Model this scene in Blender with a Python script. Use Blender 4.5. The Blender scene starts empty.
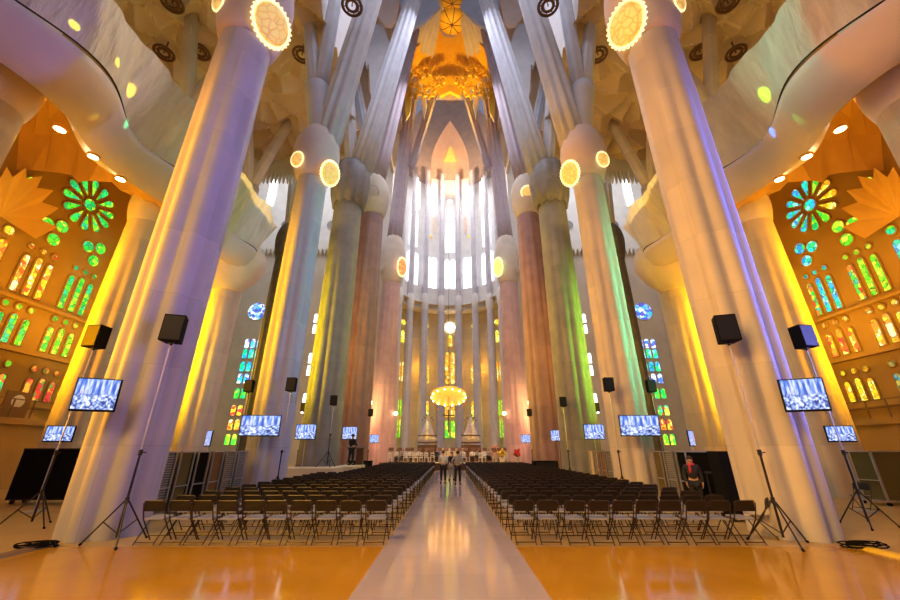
import bpy, math, random
from mathutils import Vector, Matrix
random.seed(7)
S = bpy.context.scene
COL = S.collection
PI = math.pi
F_PX, PITCH, EYE = 377.0, math.radians(21.7), 1.8
CP, SP = math.cos(PITCH), math.sin(PITCH)

# ------------------------------------------------------------------ camera, world, lights, exposure
cd = bpy.data.cameras.new('camera'); cam = bpy.data.objects.new('camera', cd); COL.objects.link(cam)
cd.sensor_width = 36.0; cd.lens = F_PX / 900 * 36; cd.clip_end = 400
cam.location = (0, 0, EYE); cam.rotation_euler = (PI / 2 + PITCH, 0, 0)
S.camera = cam
w = bpy.data.worlds.new('World'); S.world = w; w.use_nodes = True
w.node_tree.nodes['Background'].inputs[0].default_value = (0.68, 0.70, 1.0, 1)
w.node_tree.nodes['Background'].inputs[1].default_value = 0.24
S.view_settings.view_transform = 'Standard'; S.view_settings.look = 'None'
S.view_settings.gamma = 1.0; S.view_settings.exposure = 0.32; S.view_settings.use_curve_mapping = False


def lamp(kind, loc, target, energy, color, size=1.0, size_y=None, angle=60, blend=.6, spread=180):
    l = bpy.data.lights.new('light', kind); l.energy = energy * LIGHT; l.color = color
    if kind == 'AREA':
        l.shape = 'RECTANGLE'; l.size = size; l.size_y = size_y or size; l.spread = math.radians(spread)
    else:
        l.shadow_soft_size = size
        if kind == 'SPOT':
            l.spot_size = math.radians(angle); l.spot_blend = blend
    o = bpy.data.objects.new('light', l); COL.objects.link(o); o.location = loc
    if target is not None:
        o.rotation_euler = (Vector(target) - Vector(loc)).to_track_quat('-Z', 'Y').to_euler()
    return o


LIGHT = .2
GOLD, AMBER = (1, .62, .04), (1, .46, .02)
# unseen tinted lamps added in the aisles, colouring the columns like stained-glass light
lamp('AREA', (-15.0, 8.2, 7), (-8.2, 9.7, 8), 3000, (1, .36, .0), 1.5, 10, spread=70)
lamp('AREA', (-15.2, 15.0, 7), (-8.2, 17.7, 9), 2000, (1, .48, .0), 1.5, 9, spread=60)
lamp('AREA', (-22.6, 21.3, 8), (-16.5, 25.7, 8), 3000, (1, .55, .0), 2, 7, spread=60)
lamp('AREA', (-15.2, 22.4, 8), (-8.5, 25.7, 10), 1500, (1, .72, .0), 1.5, 9, spread=60)
lamp('AREA', (-30.0, 40.0, 10), (-8.3, 33.6, 12), 5000, (1, .55, .03), 4, 8, spread=50)
lamp('AREA', (15.0, 8.2, 7), (8.2, 9.7, 8), 1900, (.24, .26, 1), 1.5, 10, spread=70)
lamp('AREA', (15.2, 15.0, 7), (8.2, 17.7, 9), 1200, (.10, .95, .40), 1.5, 9, spread=60)
lamp('AREA', (22.6, 21.3, 8), (16.5, 25.7, 8), 3000, (1, .55, .0), 2, 7, spread=60)
lamp('AREA', (15.2, 22.4, 8), (8.5, 25.7, 9), 1100, (.22, 1, .08), 1.5, 9, spread=60)
for sx in (-1, 1):
    lamp('AREA', (sx * 22.8, 13.2, 7), (sx * 16.6, 17.8, 8), 2700, (1, .42, .0), 2, 8, spread=50)
# warm lamps added behind the viewer for the floor and near right column
lamp('AREA', (-20, -8, 16), (8.5, 11, 7), 3300, (1, .45, .12), 8, 8, spread=60)
lamp('AREA', (-15, -11, 20), (0, 5, 0), 5500, (1, .56, .08), 8, 8, spread=70)
# cool lamps added under the high vaults, standing in for skylights
lamp('AREA', (0, 16, 45.8), (0, 16, 0), 14000, (.74, .78, 1), 5, 26)
lamp('AREA', (0, 33, 44), (0, 60, 12), 5500, (.80, .83, 1), 8, 8)
lamp('AREA', (0, 60, 56), (0, 54, 10), 13000, (.95, .96, 1), 10, 8)
for sx in (-1, 1):
    lamp('AREA', (sx * 25, 45, 49), (sx * 26, 57, 30), 10000, (.88, .92, 1), 16, 8)
    # rays through the coloured panes of the opposite high windows, falling on the gallery nets
    for (ty, tz, c, a, p) in (((11.8, 16.4, (1, .62, .0), 1.5, 260000), (8.9, 16.0, (1, .75, .0), .6, 200000), (10.4, 16.0, (1, .7, .0), .5, 200000), (12.8, 15.8, (.05, .9, .35), .8, 150000), (11.3, 14.3, (1, .65, .0), .8, 160000)) if sx < 0 else
                              ((12.1, 16.5, (.40, 1, .0), 1.6, 260000), (13.2, 15.8, (.05, .25, 1), .8, 260000), (11.6, 14.6, (.3, .9, .1), .8, 120000), (7.6, 14.6, (.1, .6, 1), 1.1, 220000))):
        lamp('SPOT', (sx * -4.5, ty + (3.5 if ty > 10 else -4), 27), (sx * 13.4, ty, tz), p, c, .01, angle=a, blend=.3)
    lamp('SPOT', (sx * -4.5, 16, 27), (sx * 13.4, 10.2, 17), 42000, (1, .80, .50) if sx < 0 else (.45, 1, .55), .3, angle=17, blend=1)

# ------------------------------------------------------------------ small helpers


def at(px, py, Y):
    """A point of the place at depth Y seen at that spot of the photograph."""
    u, v = (px - 450) / F_PX, (300 - py) / F_PX
    t = Y / (CP - v * SP)
    return Vector((u * t, Y, EYE + (SP + v * CP) * t))


def at_z(px, py, z):
    u, v = (px - 450) / F_PX, (300 - py) / F_PX
    t = (z - EYE) / (SP + v * CP)
    return Vector((u * t, (CP - v * SP) * t, z))


def basis(d):
    d = Vector(d).normalized()
    a = Vector((0, 0, 1)) if abs(d.z) < .95 else Vector((0, 1, 0))
    x = d.cross(a).normalized(); y = d.cross(x).normalized()
    return x, y, d


class MB:
    def __init__(s): s.v = []; s.f = []; s.m = []; s.mat = 0

    def add(s, vs, fs):
        b = len(s.v); s.v.extend([tuple(p) for p in vs])
        for f in fs: s.f.append(tuple(i + b for i in f)); s.m.append(s.mat)

    def box(s, c, d, M=None):
        hx, hy, hz = d[0] / 2, d[1] / 2, d[2] / 2
        vs = [Vector((x, y, z)) for z in (-hz, hz) for y in (-hy, hy) for x in (-hx, hx)]
        if M is not None: vs = [M @ p for p in vs]
        c = Vector(c)
        s.add([p + c for p in vs], [(0, 2, 3, 1), (4, 5, 7, 6), (0, 1, 5, 4), (2, 6, 7, 3), (0, 4, 6, 2), (1, 3, 7, 5)])

    def tube(s, pts, r, n=8, nf=0, amp=0.0, closed=False):
        pts = [Vector(p) for p in pts]; k = len(pts)
        rs = r if isinstance(r, (list, tuple)) else [r] * k
        vs = []; px = None
        for i, p in enumerate(pts):
            d = (pts[(i + 1) % k] - pts[i - 1]) if closed else (pts[min(i + 1, k - 1)] - pts[max(i - 1, 0)])
            x, y, d = basis(d)
            if px is not None:
                x = (px - d * px.dot(d)).normalized(); y = d.cross(x)
            px = x
            for j in range(n):
                a = 2 * PI * j / n; rr = rs[i] * (1 + amp * math.cos(nf * a))
                vs.append(p + x * math.cos(a) * rr + y * math.sin(a) * rr)
        fs = []
        for i in range(k if closed else k - 1):
            for j in range(n):
                a, b = i * n + j, i * n + (j + 1) % n
                c, e = ((i + 1) % k) * n + (j + 1) % n, ((i + 1) % k) * n + j
                fs.append((a, b, c, e))
        if not closed:
            fs.append(tuple(range(n))[::-1]); fs.append(tuple(range((k - 1) * n, k * n)))
        s.add(vs, fs)

    def lathe(s, prof, n=24, c=(0, 0, 0), nf=0, amp=0.0, a0=0.0, a1=2 * PI, caps=True):
        full = abs(a1 - a0 - 2 * PI) < 1e-6; m = n if full else n + 1; vs = []
        for r, z in prof:
            for j in range(m):
                a = a0 + (a1 - a0) * j / n; rr = r * (1 + amp * math.cos(nf * a))
                vs.append((c[0] + rr * math.cos(a), c[1] + rr * math.sin(a), c[2] + z))
        fs = []
        for i in range(len(prof) - 1):
            for j in range(n):
                fs.append((i * m + j, i * m + (j + 1) % m, (i + 1) * m + (j + 1) % m, (i + 1) * m + j))
        if full and caps:
            fs.append(tuple(range(m))[::-1]); fs.append(tuple(range((len(prof) - 1) * m, len(prof) * m)))
        s.add(vs, fs)

    def ell(s, c, r, n=16, k=10, M=None):
        vs = []; c = Vector(c)
        for i in range(k + 1):
            t = PI * i / k
            for j in range(n):
                a = 2 * PI * j / n
                p = Vector((r[0] * math.sin(t) * math.cos(a), r[1] * math.sin(t) * math.sin(a), -r[2] * math.cos(t)))
                vs.append((M @ p if M is not None else p) + c)
        s.add(vs, [(i * n + j, i * n + (j + 1) % n, (i + 1) * n + (j + 1) % n, (i + 1) * n + j) for i in range(k) for j in range(n)])

    def prism(s, pts, off):
        pts = [Vector(p) for p in pts]; off = Vector(off); n = len(pts)
        s.add(pts + [p + off for p in pts], [tuple(range(n))[::-1], tuple(range(n, 2 * n))] + [(i, (i + 1) % n, n + (i + 1) % n, n + i) for i in range(n)])

    def grid(s, fn, nu, nv, thick=None):
        vs = [fn(i / nu, j / nv) for j in range(nv + 1) for i in range(nu + 1)]
        q = lambda i, j: j * (nu + 1) + i
        fs = [(q(i, j), q(i + 1, j), q(i + 1, j + 1), q(i, j + 1)) for j in range(nv) for i in range(nu)]
        s.add(vs, fs)
        if thick is not None:
            t = Vector(thick); s.add([Vector(p) + t for p in vs], [f[::-1] for f in fs])

    def build(s, name, mat, parent=None, smooth=False, loc=None):
        me = bpy.data.meshes.new(name); me.from_pydata(s.v, [], s.f)
        mats = mat if isinstance(mat, (list, tuple)) else [mat]
        for m in mats: me.materials.append(m)
        if len(mats) > 1: me.polygons.foreach_set('material_index', s.m)
        if smooth: me.polygons.foreach_set('use_smooth', [True] * len(me.polygons))
        me.update()
        o = bpy.data.objects.new(name, me); COL.objects.link(o)
        if parent is not None: o.parent = parent
        if loc is not None: o.location = loc
        return o


def tag(o, label=None, cat=None, group=None, kind=None):
    if label: o['label'] = label
    if cat: o['category'] = cat
    if group: o['group'] = group
    if kind: o['kind'] = kind
    return o


def thing(name, label, cat, loc=(0, 0, 0), rz=0, group=None, kind=None):
    o = bpy.data.objects.new(name, None); COL.objects.link(o); o.location = loc; o.rotation_euler = (0, 0, rz)
    o.empty_display_size = .2
    return tag(o, label, cat, group, kind)


def struct(o):
    o['kind'] = 'structure'; return o


def copy_tree(o, parent=None):
    c = o.copy(); COL.objects.link(c); c.parent = parent
    for ch in o.children: copy_tree(ch, c)
    return c


# ------------------------------------------------------------------ materials
def _nt(name):
    m = bpy.data.materials.new(name); m.use_nodes = True
    nt = m.node_tree; return m, nt, nt.nodes['Principled BSDF']


def plain(name, col, rough=.6, metal=0, emit=None, es=0):
    m, nt, b = _nt(name)
    b.inputs['Base Color'].default_value = (*col, 1); b.inputs['Roughness'].default_value = rough; b.inputs['Metallic'].default_value = metal
    if rough == .85: b.inputs['Specular IOR Level'].default_value = .05
    if emit: b.inputs['Emission Color'].default_value = (*emit, 1); b.inputs['Emission Strength'].default_value = es
    return m


def node(nt, t, **kw):
    n = nt.nodes.new(t)
    for k, v in kw.items(): setattr(n, k, v)
    return n


def mixc(nt, fac, a, b, mode='MIX'):
    n = node(nt, 'ShaderNodeMix', data_type='RGBA', blend_type=mode)
    for k, v in ((0, fac), (6, a), (7, b)):
        if hasattr(v, 'links'): nt.links.new(v, n.inputs[k])
        elif isinstance(v, tuple): n.inputs[k].default_value = (*v, 1)
        else: n.inputs[k].default_value = v
    return n.outputs[2]


def ramp(nt, src, stops, constant=False):
    n = node(nt, 'ShaderNodeValToRGB'); e = n.color_ramp.elements
    if constant: n.color_ramp.interpolation = 'CONSTANT'
    while len(e) < len(stops): e.new(.5)
    for i, (p, c) in enumerate(stops): e[i].position = p; e[i].color = (*c, 1)
    nt.links.new(src, n.inputs[0]); return n.outputs[0]


def stone(name, c1, c2, scale=1.2, rough=.75, blocks=None, bump=.15):
    """Mottled stone; blocks=(radius, block height) lays big courses of slightly different stone round a shaft."""
    m, nt, b = _nt(name); L = nt.links
    tc = node(nt, 'ShaderNodeTexCoord')
    nz = node(nt, 'ShaderNodeTexNoise'); nz.inputs['Scale'].default_value = scale; nz.inputs['Detail'].default_value = 6
    L.new(tc.outputs['Object'], nz.inputs['Vector'])
    fac = ramp(nt, nz.outputs['Fac'], [(.35, (0, 0, 0)), (.68, (1, 1, 1))])
    col = mixc(nt, fac, c1, c2)
    if blocks:
        sep = node(nt, 'ShaderNodeSeparateXYZ'); L.new(tc.outputs['Object'], sep.inputs[0])
        an = node(nt, 'ShaderNodeMath', operation='ARCTAN2'); L.new(sep.outputs[1], an.inputs[0]); L.new(sep.outputs[0], an.inputs[1])
        mu = node(nt, 'ShaderNodeMath', operation='MULTIPLY'); L.new(an.outputs[0], mu.inputs[0]); mu.inputs[1].default_value = blocks[0]
        cb = node(nt, 'ShaderNodeCombineXYZ'); L.new(mu.outputs[0], cb.inputs[0]); L.new(sep.outputs[2], cb.inputs[1])
        br = node(nt, 'ShaderNodeTexBrick'); L.new(cb.outputs[0], br.inputs['Vector'])
        br.inputs['Scale'].default_value = 1; br.inputs['Brick Width'].default_value = blocks[0] * 1.05; br.inputs['Row Height'].default_value = blocks[1]
        br.inputs['Mortar Size'].default_value = .012; br.inputs['Color1'].default_value = (1.0, .97, .95, 1); br.inputs['Color2'].default_value = (.66, .66, .74, 1)
        br.inputs['Mortar'].default_value = (.6, .6, .6, 1); br.offset = .37
        col = mixc(nt, .5, col, br.outputs['Color'], 'MULTIPLY')
    L.new(col, b.inputs['Base Color']); b.inputs['Roughness'].default_value = rough
    if bump:
        bp = node(nt, 'ShaderNodeBump'); bp.inputs['Strength'].default_value = bump; L.new(nz.outputs['Fac'], bp.inputs['Height']); L.new(bp.outputs[0], b.inputs['Normal'])
    return m


GLASS = {}


def glass(pal, es=1.25, scale=3.2):
    """Leaded glass lit from outside: small cells in the colours of that window."""
    k = (pal, es, scale)
    if k in GLASS: return GLASS[k]
    m, nt, b = _nt('stained_glass'); L = nt.links
    tc = node(nt, 'ShaderNodeTexCoord'); vo = node(nt, 'ShaderNodeTexVoronoi'); vo.inputs['Scale'].default_value = scale
    L.new(tc.outputs['Object'], vo.inputs['Vector'])
    sp = node(nt, 'ShaderNodeSeparateColor'); L.new(vo.outputs['Color'], sp.inputs[0])
    cols = PALETTE[pal]
    c = ramp(nt, sp.outputs[0], [(i / len(cols), q) for i, q in enumerate(cols)], True)
    ve = node(nt, 'ShaderNodeTexVoronoi', feature='DISTANCE_TO_EDGE'); ve.inputs['Scale'].default_value = scale
    L.new(tc.outputs['Object'], ve.inputs['Vector'])
    lead = ramp(nt, ve.outputs['Distance'], [(0.0, (.1, .1, .1)), (.07, (1, 1, 1))])
    c2 = mixc(nt, 1.0, c, lead, 'MULTIPLY')
    L.new(c2, b.inputs['Emission Color']); b.inputs['Emission Strength'].default_value = es
    b.inputs['Base Color'].default_value = (.02, .02, .02, 1); b.inputs['Roughness'].default_value = .3
    GLASS[k] = m; return m


PALETTE = {
    'green': ((.0, .55, .04), (.02, .75, .10), (.10, .85, .02), (.0, .40, .08), (.35, .9, .03), (.0, .6, .25)),
    'teal': ((.0, .55, .30), (.0, .75, .55), (.02, .45, .75), (.0, .65, .15), (.25, .85, .7), (.02, .25, .6)),
    'lime': ((.25, .75, .02), (.45, .85, .03), (.05, .6, .05), (.75, .85, .05), (.1, .7, .02)),
    'yellow': ((.95, .75, .02), (1, .55, .01), (.85, .85, .05), (1, .9, .25), (.9, .35, .01)),
    'orange': ((1, .35, .02), (.95, .12, .02), (1, .6, .02), (.8, .05, .03), (1, .8, .15)),
    'flame': ((1, .75, .05), (1, .28, .03), (.95, .9, .4), (.9, .1, .02), (.9, .6, .02)),
    'red': ((.85, .03, .02), (.95, .15, .03), (.6, .02, .03), (1, .35, .03), (.15, .25, .04)),
    'mix': ((.05, .65, .05), (.9, .75, .05), (.95, .2, .03), (.05, .5, .3), (.5, .8, .1), (.75, .05, .03)),
    'blue': ((.05, .15, .9), (.2, .45, 1), (.02, .5, .75), (.5, .7, 1), (.1, .1, .6), (.8, .9, 1)),
    'dim': ((.25, .12, .02), (.02, .16, .12), (.35, .3, .05), (.05, .07, .03), (.02, .25, .3)),
    'gold': ((1, .62, .05), (1, .45, .02), (1, .8, .25), (.95, .3, .02)),
}
WHITE_GLASS = plain('clear_glass', (.9, .9, .9), .3, emit=(.93, .95, 1), es=1.35)
PALE_GLASS = plain('pale_glass', (.9, .9, .9), .3, emit=(.95, .95, 1), es=1.6)

M = {
    'nave_stone': stone('grey_sandstone', (.55, .53, .55), (.47, .46, .50), .7, .6, (1.0, 1.9)),
    'basalt': stone('grey_basalt', (.24, .25, .24), (.31, .31, .30), 1.2, .6, (1.1, 2.4)),
    'dark_basalt': stone('dark_basalt', (.10, .10, .10), (.15, .14, .14), 1.2, .6),
    'porphyry': stone('red_porphyry', (.34, .20, .20), (.42, .26, .25), 1.0, .5, (1.3, 2.6)),
    'pink_stone': stone('pink_granite', (.62, .40, .38), (.70, .48, .45), 1.0, .6, (1.2, 2.4)),
    'knot': stone('pale_knot_stone', (.66, .56, .52), (.60, .50, .48), 1.0, .7),
    'dark_cap': stone('dark_capital', (.20, .20, .21), (.27, .26, .27), 1.5, .55),
    'cream': stone('cream_stone', (.72, .64, .54), (.64, .56, .47), .9, .75),
    'aisle_stone': stone('aisle_sandstone', (.66, .58, .44), (.58, .50, .38), .8, .7, (1.0, 2.0)),
    'branch': stone('blue_grey_stone', (.60, .61, .66), (.52, .53, .58), 1.0, .7),
    'purple': stone('mauve_stone', (.46, .38, .42), (.52, .43, .46), 1.0, .65),
    'apse_stone': stone('apse_stone', (.60, .59, .66), (.52, .51, .58), 1.0, .7),
    'white_stone': stone('white_stone', (.78, .77, .76), (.70, .69, .68), .8, .8),
    'wall': stone('amber_lit_wall', (.40, .25, .08), (.34, .21, .06), .5, .8),  # amber light on the stone is put into this base colour
    'soffit': stone('amber_lit_vault', (.66, .41, .12), (.58, .35, .09), .6, .8),  # base deepened to carry the amber glow under the gallery
    'parapet': stone('grey_parapet', (.62, .55, .53), (.54, .48, .47), .4, .7),
    'vault': stone('tan_vault', (.66, .50, .34), (.58, .43, .28), .6, .8),
    'gold': stone('gilded_vault', (.90, .52, .04), (.85, .44, .03), 1.2, .45, bump=.3),
    'peach': stone('peach_plaster', (.88, .66, .50), (.86, .60, .44), .8, .7),
    'transept': stone('transept_stone', (.60, .54, .48), (.52, .47, .42), .5, .8),
    'black': plain('black_plastic', (.008, .008, .009), .85),
    'black_metal': plain('black_metal', (.015, .014, .014), .4, .3),
    'steel': plain('pale_steel', (.55, .56, .6), .35, .7),
    'chair_back': plain('brown_black_chair', (.010, .007, .006), .42),
    'chair_seat': plain('grey_seat', (.30, .29, .32), .32),
    'chair_tube': plain('dark_chair_tube', (.04, .026, .02), .35, .4),
    'wood': plain('dark_wood', (.12, .05, .02), .5),
    'brown': plain('brown_panel', (.20, .11, .05), .6),
    'cream_paint': plain('cream_paint', (.75, .65, .42), .6),
    'white_cloth': plain('white_cloth', (.75, .73, .72), .8),
    'grey_cloth': plain('grey_cloth', (.30, .30, .33), .8),
    'dark_cloth': plain('dark_cloth', (.015, .016, .025), .8),
    'red_cloth': plain('red_cloth', (.6, .04, .06), .8),
    'skin': plain('skin', (.55, .32, .22), .55),
    'hair': plain('dark_hair', (.03, .018, .012), .6),
    'orange': plain('orange_plastic', (.9, .25, .02), .5),
    'yellow': plain('yellow_tape', (.75, .5, .02), .5),
    'green_leaf': plain('green_leaf', (.05, .16, .03), .6),
    'lamp_hot': plain('lamp_bulb', (1, 1, 1), .4, emit=(1, .88, .62), es=12),
    'lamp_warm': plain('warm_bulb', (1, 1, 1), .4, emit=(1, .62, .30), es=9),
    'gilt': plain('gilt_metal', (.85, .50, .08), .35, .6),
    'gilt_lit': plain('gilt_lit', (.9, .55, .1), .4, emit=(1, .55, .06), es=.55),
    'rim_lit': plain('lit_rim', (1, .9, .7), .4, emit=(1, .78, .38), es=1.0),
    'niche_wall': stone('niche_wall_stone', (.46, .38, .34), (.40, .33, .30), .8, .75),
    'mosaic': plain('gold_mosaic', (.95, .75, .15), .3, emit=(1, .75, .12), es=.5),  # gold shine of the tiles put in as emission
    'organ_pipe': plain('organ_pipe', (.68, .62, .66), .3, .5),
    'olive_cover': plain('olive_cover', (.12, .10, .03), .8),
    'grey_metal': plain('grey_locker', (.16, .18, .19), .45, .4),
}


def medallion_glass(name, c1, c2, es):
    m, nt, b = _nt(name); L = nt.links
    tc = node(nt, 'ShaderNodeTexCoord'); vo = node(nt, 'ShaderNodeTexVoronoi', feature='DISTANCE_TO_EDGE'); vo.inputs['Scale'].default_value = 3.5
    L.new(tc.outputs['Object'], vo.inputs['Vector'])
    c = ramp(nt, vo.outputs['Distance'], [(0, c2), (.12, c1)])
    L.new(c, b.inputs['Emission Color']); b.inputs['Emission Strength'].default_value = es
    b.inputs['Base Color'].default_value = (*c1, 1); return m


M['med_gold'] = medallion_glass('gold_medallion', (.95, .66, .20), (.45, .22, .02), .5)
M['med_red'] = medallion_glass('orange_medallion', (1, .13, .01), (1, .62, .25), 1.0)
M['med_green'] = medallion_glass('lime_medallion', (.50, .95, .03), (.95, 1, .55), 1.0)


def floor_mat(name, c1, c2, rough, tile):
    m, nt, b = _nt(name); L = nt.links
    tc = node(nt, 'ShaderNodeTexCoord'); br = node(nt, 'ShaderNodeTexBrick'); L.new(tc.outputs['Object'], br.inputs['Vector'])
    br.offset = .5; br.inputs['Scale'].default_value = 1; br.inputs['Brick Width'].default_value = tile; br.inputs['Row Height'].default_value = tile
    br.inputs['Mortar Size'].default_value = .004; br.inputs['Color1'].default_value = (*c1, 1); br.inputs['Color2'].default_value = (*c2, 1)
    br.inputs['Mortar'].default_value = (*[x * .8 for x in c1], 1)
    nz = node(nt, 'ShaderNodeTexNoise'); nz.inputs['Scale'].default_value = .8; L.new(tc.outputs['Object'], nz.inputs['Vector'])
    g = ramp(nt, nz.outputs['Fac'], [(.3, (.86, .86, .86)), (.7, (1, 1, 1))])
    L.new(mixc(nt, 1.0, br.outputs['Color'], g, 'MULTIPLY'), b.inputs['Base Color'])
    b.inputs['Roughness'].default_value = rough
    n2 = node(nt, 'ShaderNodeTexNoise'); n2.inputs['Scale'].default_value = 3; L.new(tc.outputs['Object'], n2.inputs['Vector'])
    bp = node(nt, 'ShaderNodeBump'); bp.inputs['Strength'].default_value = .03; L.new(n2.outputs['Fac'], bp.inputs['Height']); L.new(bp.outputs[0], b.inputs['Normal'])
    return m


M['floor'] = floor_mat('ochre_floor', (.58, .27, .012), (.53, .245, .01), .13, 1.2)
M['aisle'] = floor_mat('lavender_floor', (.50, .40, .42), (.45, .37, .40), .11, 1.0)
M['bay_floor'] = floor_mat('tan_floor', (.52, .34, .12), (.48, .30, .10), .35, .9)


def net_mat():
    m, nt, b = _nt('netting'); L = nt.links; out = nt.nodes['Material Output']
    tc = node(nt, 'ShaderNodeTexCoord'); wv = node(nt, 'ShaderNodeTexNoise'); wv.inputs['Scale'].default_value = 1.4; wv.inputs['Detail'].default_value = 8
    mp = node(nt, 'ShaderNodeMapping'); mp.inputs['Scale'].default_value = (1, 2.2, .35); L.new(tc.outputs['Object'], mp.inputs[0]); L.new(mp.outputs[0], wv.inputs['Vector'])
    c = ramp(nt, wv.outputs['Fac'], [(.3, (.72, .68, .64)), (.7, (.92, .88, .83))])
    L.new(c, b.inputs['Base Color']); b.inputs['Roughness'].default_value = .7
    bp = node(nt, 'ShaderNodeBump'); bp.inputs['Strength'].default_value = 1.0; bp.inputs['Distance'].default_value = .35; L.new(wv.outputs['Fac'], bp.inputs['Height']); L.new(bp.outputs[0], b.inputs['Normal'])
    tl = node(nt, 'ShaderNodeBsdfTranslucent'); L.new(c, tl.inputs[0]); tr = node(nt, 'ShaderNodeBsdfTransparent')
    m1 = node(nt, 'ShaderNodeMixShader'); m1.inputs[0].default_value = .3; L.new(b.outputs[0], m1.inputs[1]); L.new(tl.outputs[0], m1.inputs[2])
    m2 = node(nt, 'ShaderNodeMixShader'); m2.inputs[0].default_value = .13; L.new(m1.outputs[0], m2.inputs[1]); L.new(tr.outputs[0], m2.inputs[2])
    L.new(m2.outputs[0], out.inputs[0]); return m


M['net'] = net_mat()


def screen_mat():
    """A blue-white picture of the hall: pillars above, rows of people below."""
    m, nt, b = _nt('screen_picture'); L = nt.links
    tc = node(nt, 'ShaderNodeTexCoord'); sp = node(nt, 'ShaderNodeSeparateXYZ'); L.new(tc.outputs['Generated'], sp.inputs[0])
    def noise(sx, sz, det):
        mp = node(nt, 'ShaderNodeMapping'); mp.inputs['Scale'].default_value = (sx, 1, sz); L.new(tc.outputs['Generated'], mp.inputs[0])
        n = node(nt, 'ShaderNodeTexNoise'); n.inputs['Scale'].default_value = 1; n.inputs['Detail'].default_value = det; L.new(mp.outputs[0], n.inputs['Vector']); return n.outputs['Fac']
    up = ramp(nt, noise(14, 1.5, 2), [(.35, (.05, .12, .55)), (.5, (.22, .36, .85)), (.62, (.75, .80, 1)), (.7, (.45, .40, .90))])
    lo = ramp(nt, noise(13, 9, 3), [(.38, (.04, .06, .25)), (.5, (.28, .40, .85)), (.62, (.85, .90, 1))])
    k = ramp(nt, sp.outputs[2], [(.45, (0, 0, 0)), (.55, (1, 1, 1))])
    L.new(mixc(nt, k, lo, up), b.inputs['Emission Color']); b.inputs['Emission Strength'].default_value = 1.0
    b.inputs['Base Color'].default_value = (.01, .01, .02, 1); b.inputs['Roughness'].default_value = .2; return m


M['screen'] = screen_mat()
M['louvre'] = stone('stacked_chairs_grey', (.17, .18, .19), (.24, .25, .26), 3, .5)

# ------------------------------------------------------------------ the setting: floor, walls, ceilings
b = MB(); b.box((0, 24, -.1), (100, 90, .2)); struct(b.build('floor', M['bay_floor']))
b = MB(); b.box((0, -2.5, .002), (15.9, 22.6, .008)); struct(b.build('floor_nave_front', M['floor']))
b = MB(); b.box((0, 12.2, .006), (2.62, 52, .01)); struct(b.build('floor_centre_aisle', M['aisle']))

WX = 23.7


def extrude_wall(name, pts, off, mat):
    b = MB(); b.prism(pts, off); return struct(b.build(name, mat))


for s, side in ((-1, 'left'), (1, 'right')):
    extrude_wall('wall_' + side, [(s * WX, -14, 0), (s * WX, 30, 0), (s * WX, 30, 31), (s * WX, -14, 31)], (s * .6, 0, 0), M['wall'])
    extrude_wall('wall_transept_' + side, [(s * WX, 30, 0), (s * 43, 30, 0), (s * 43, 30, 52), (s * WX, 30, 52)], (0, -.6, 0), M['transept'])
    extrude_wall('wall_transept_end_' + side, [(s * 43, 30, 0), (s * 43, 57, 0), (s * 43, 57, 52), (s * 43, 30, 52)], (s * .6, 0, 0), M['transept'])
    extrude_wall('wall_back_' + side, [(s * 10.6, 57, 0), (s * 43, 57, 0), (s * 43, 57, 33.6), (s * 10.6, 57, 33.6)], (0, .6, 0), M['transept'])
    extrude_wall('wall_back_upper_' + side, [(s * 10.6, 56.8, 33.6), (s * 43, 56.8, 33.6), (s * 43, 56.8, 64), (s * 10.6, 56.8, 64)], (0, .8, 0), M['white_stone'])
    # nave clerestory above the side-aisle vault
    extrude_wall('wall_clerestory_' + side, [(s * 9.4, -14, 31), (s * 9.4, 24.5, 31), (s * 9.4, 24.5, 47), (s * 9.4, -14, 47)], (s * .5, 0, 0), M['white_stone'])

    # side-aisle vault: a field of pleated stars
    def star(u, v, s=s):
        x, y = 8.6 + u * 15.2, -14 + v * 45.5
        cx, cy = (x - 8.6) % 5.07 - 2.535, (y + 14) % 3.95 - 1.975
        d = math.hypot(cx, cy) / 2.4; a = math.atan2(cy, cx)
        tri = abs(((a / (2 * PI) * 8) % 1) - .5) * 2
        z = 30.6 - .9 * d + (tri - .5) * 1.3 * min(d, 1.0) * (1 if d > .42 else .0)
        return (s * x, y, z)
    b = MB(); b.grid(star, 100, 250); struct(b.build('ceiling_aisle_' + side, M['vault']))
    b = MB(); b.box((s * 25.5, 43.5, 52.3), (35, 28, .6)); struct(b.build('ceiling_transept_' + side, M['vault']))

    # jagged white hem where the aisle vault ends at the transept
    def hem(x0, x1, y, z0, z1, teeth, depth):
        m = MB(); n = teeth
        for i in range(n):
            xa, xb = x0 + (x1 - x0) * i / n, x0 + (x1 - x0) * (i + 1) / n
            m.prism([(s * xa, y, z1), (s * xa, y, z0 + depth), (s * (xa + xb) / 2, y + .1, z0), (s * xb, y, z0 + depth), (s * xb, y, z1)], (0, .35, 0))
        return m
    struct(hem(9.5, 23.5, 31.2, 27.2, 31.4, 34, 1.5).build('trim_aisle_vault_' + side, M['white_stone']))
    struct(hem(10.8, 42, 56.3, 32.6, 35.2, 46, 1.1).build('trim_back_wall_' + side, M['white_stone']))

extrude_wall('ceiling', [(-9.4, -14, 46.8), (9.4, -14, 46.8), (9.4, 23.5, 46.8), (-9.4, 23.5, 46.8)], (0, 0, .6), M['vault'])
extrude_wall('ceiling_crossing', [(-10.5, 26.5, 70), (10.5, 26.5, 70), (10.5, 58, 70), (-10.5, 58, 70)], (0, 0, .6), M['vault'])
for s, side in ((-1, 'left'), (1, 'right')):
    extrude_wall('wall_crossing_' + side, [(s * 10.5, 27, 50), (s * 10.5, 57, 50), (s * 10.5, 57, 66), (s * 10.5, 27, 66)], (s * .5, 0, 0), M['vault'])

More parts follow.
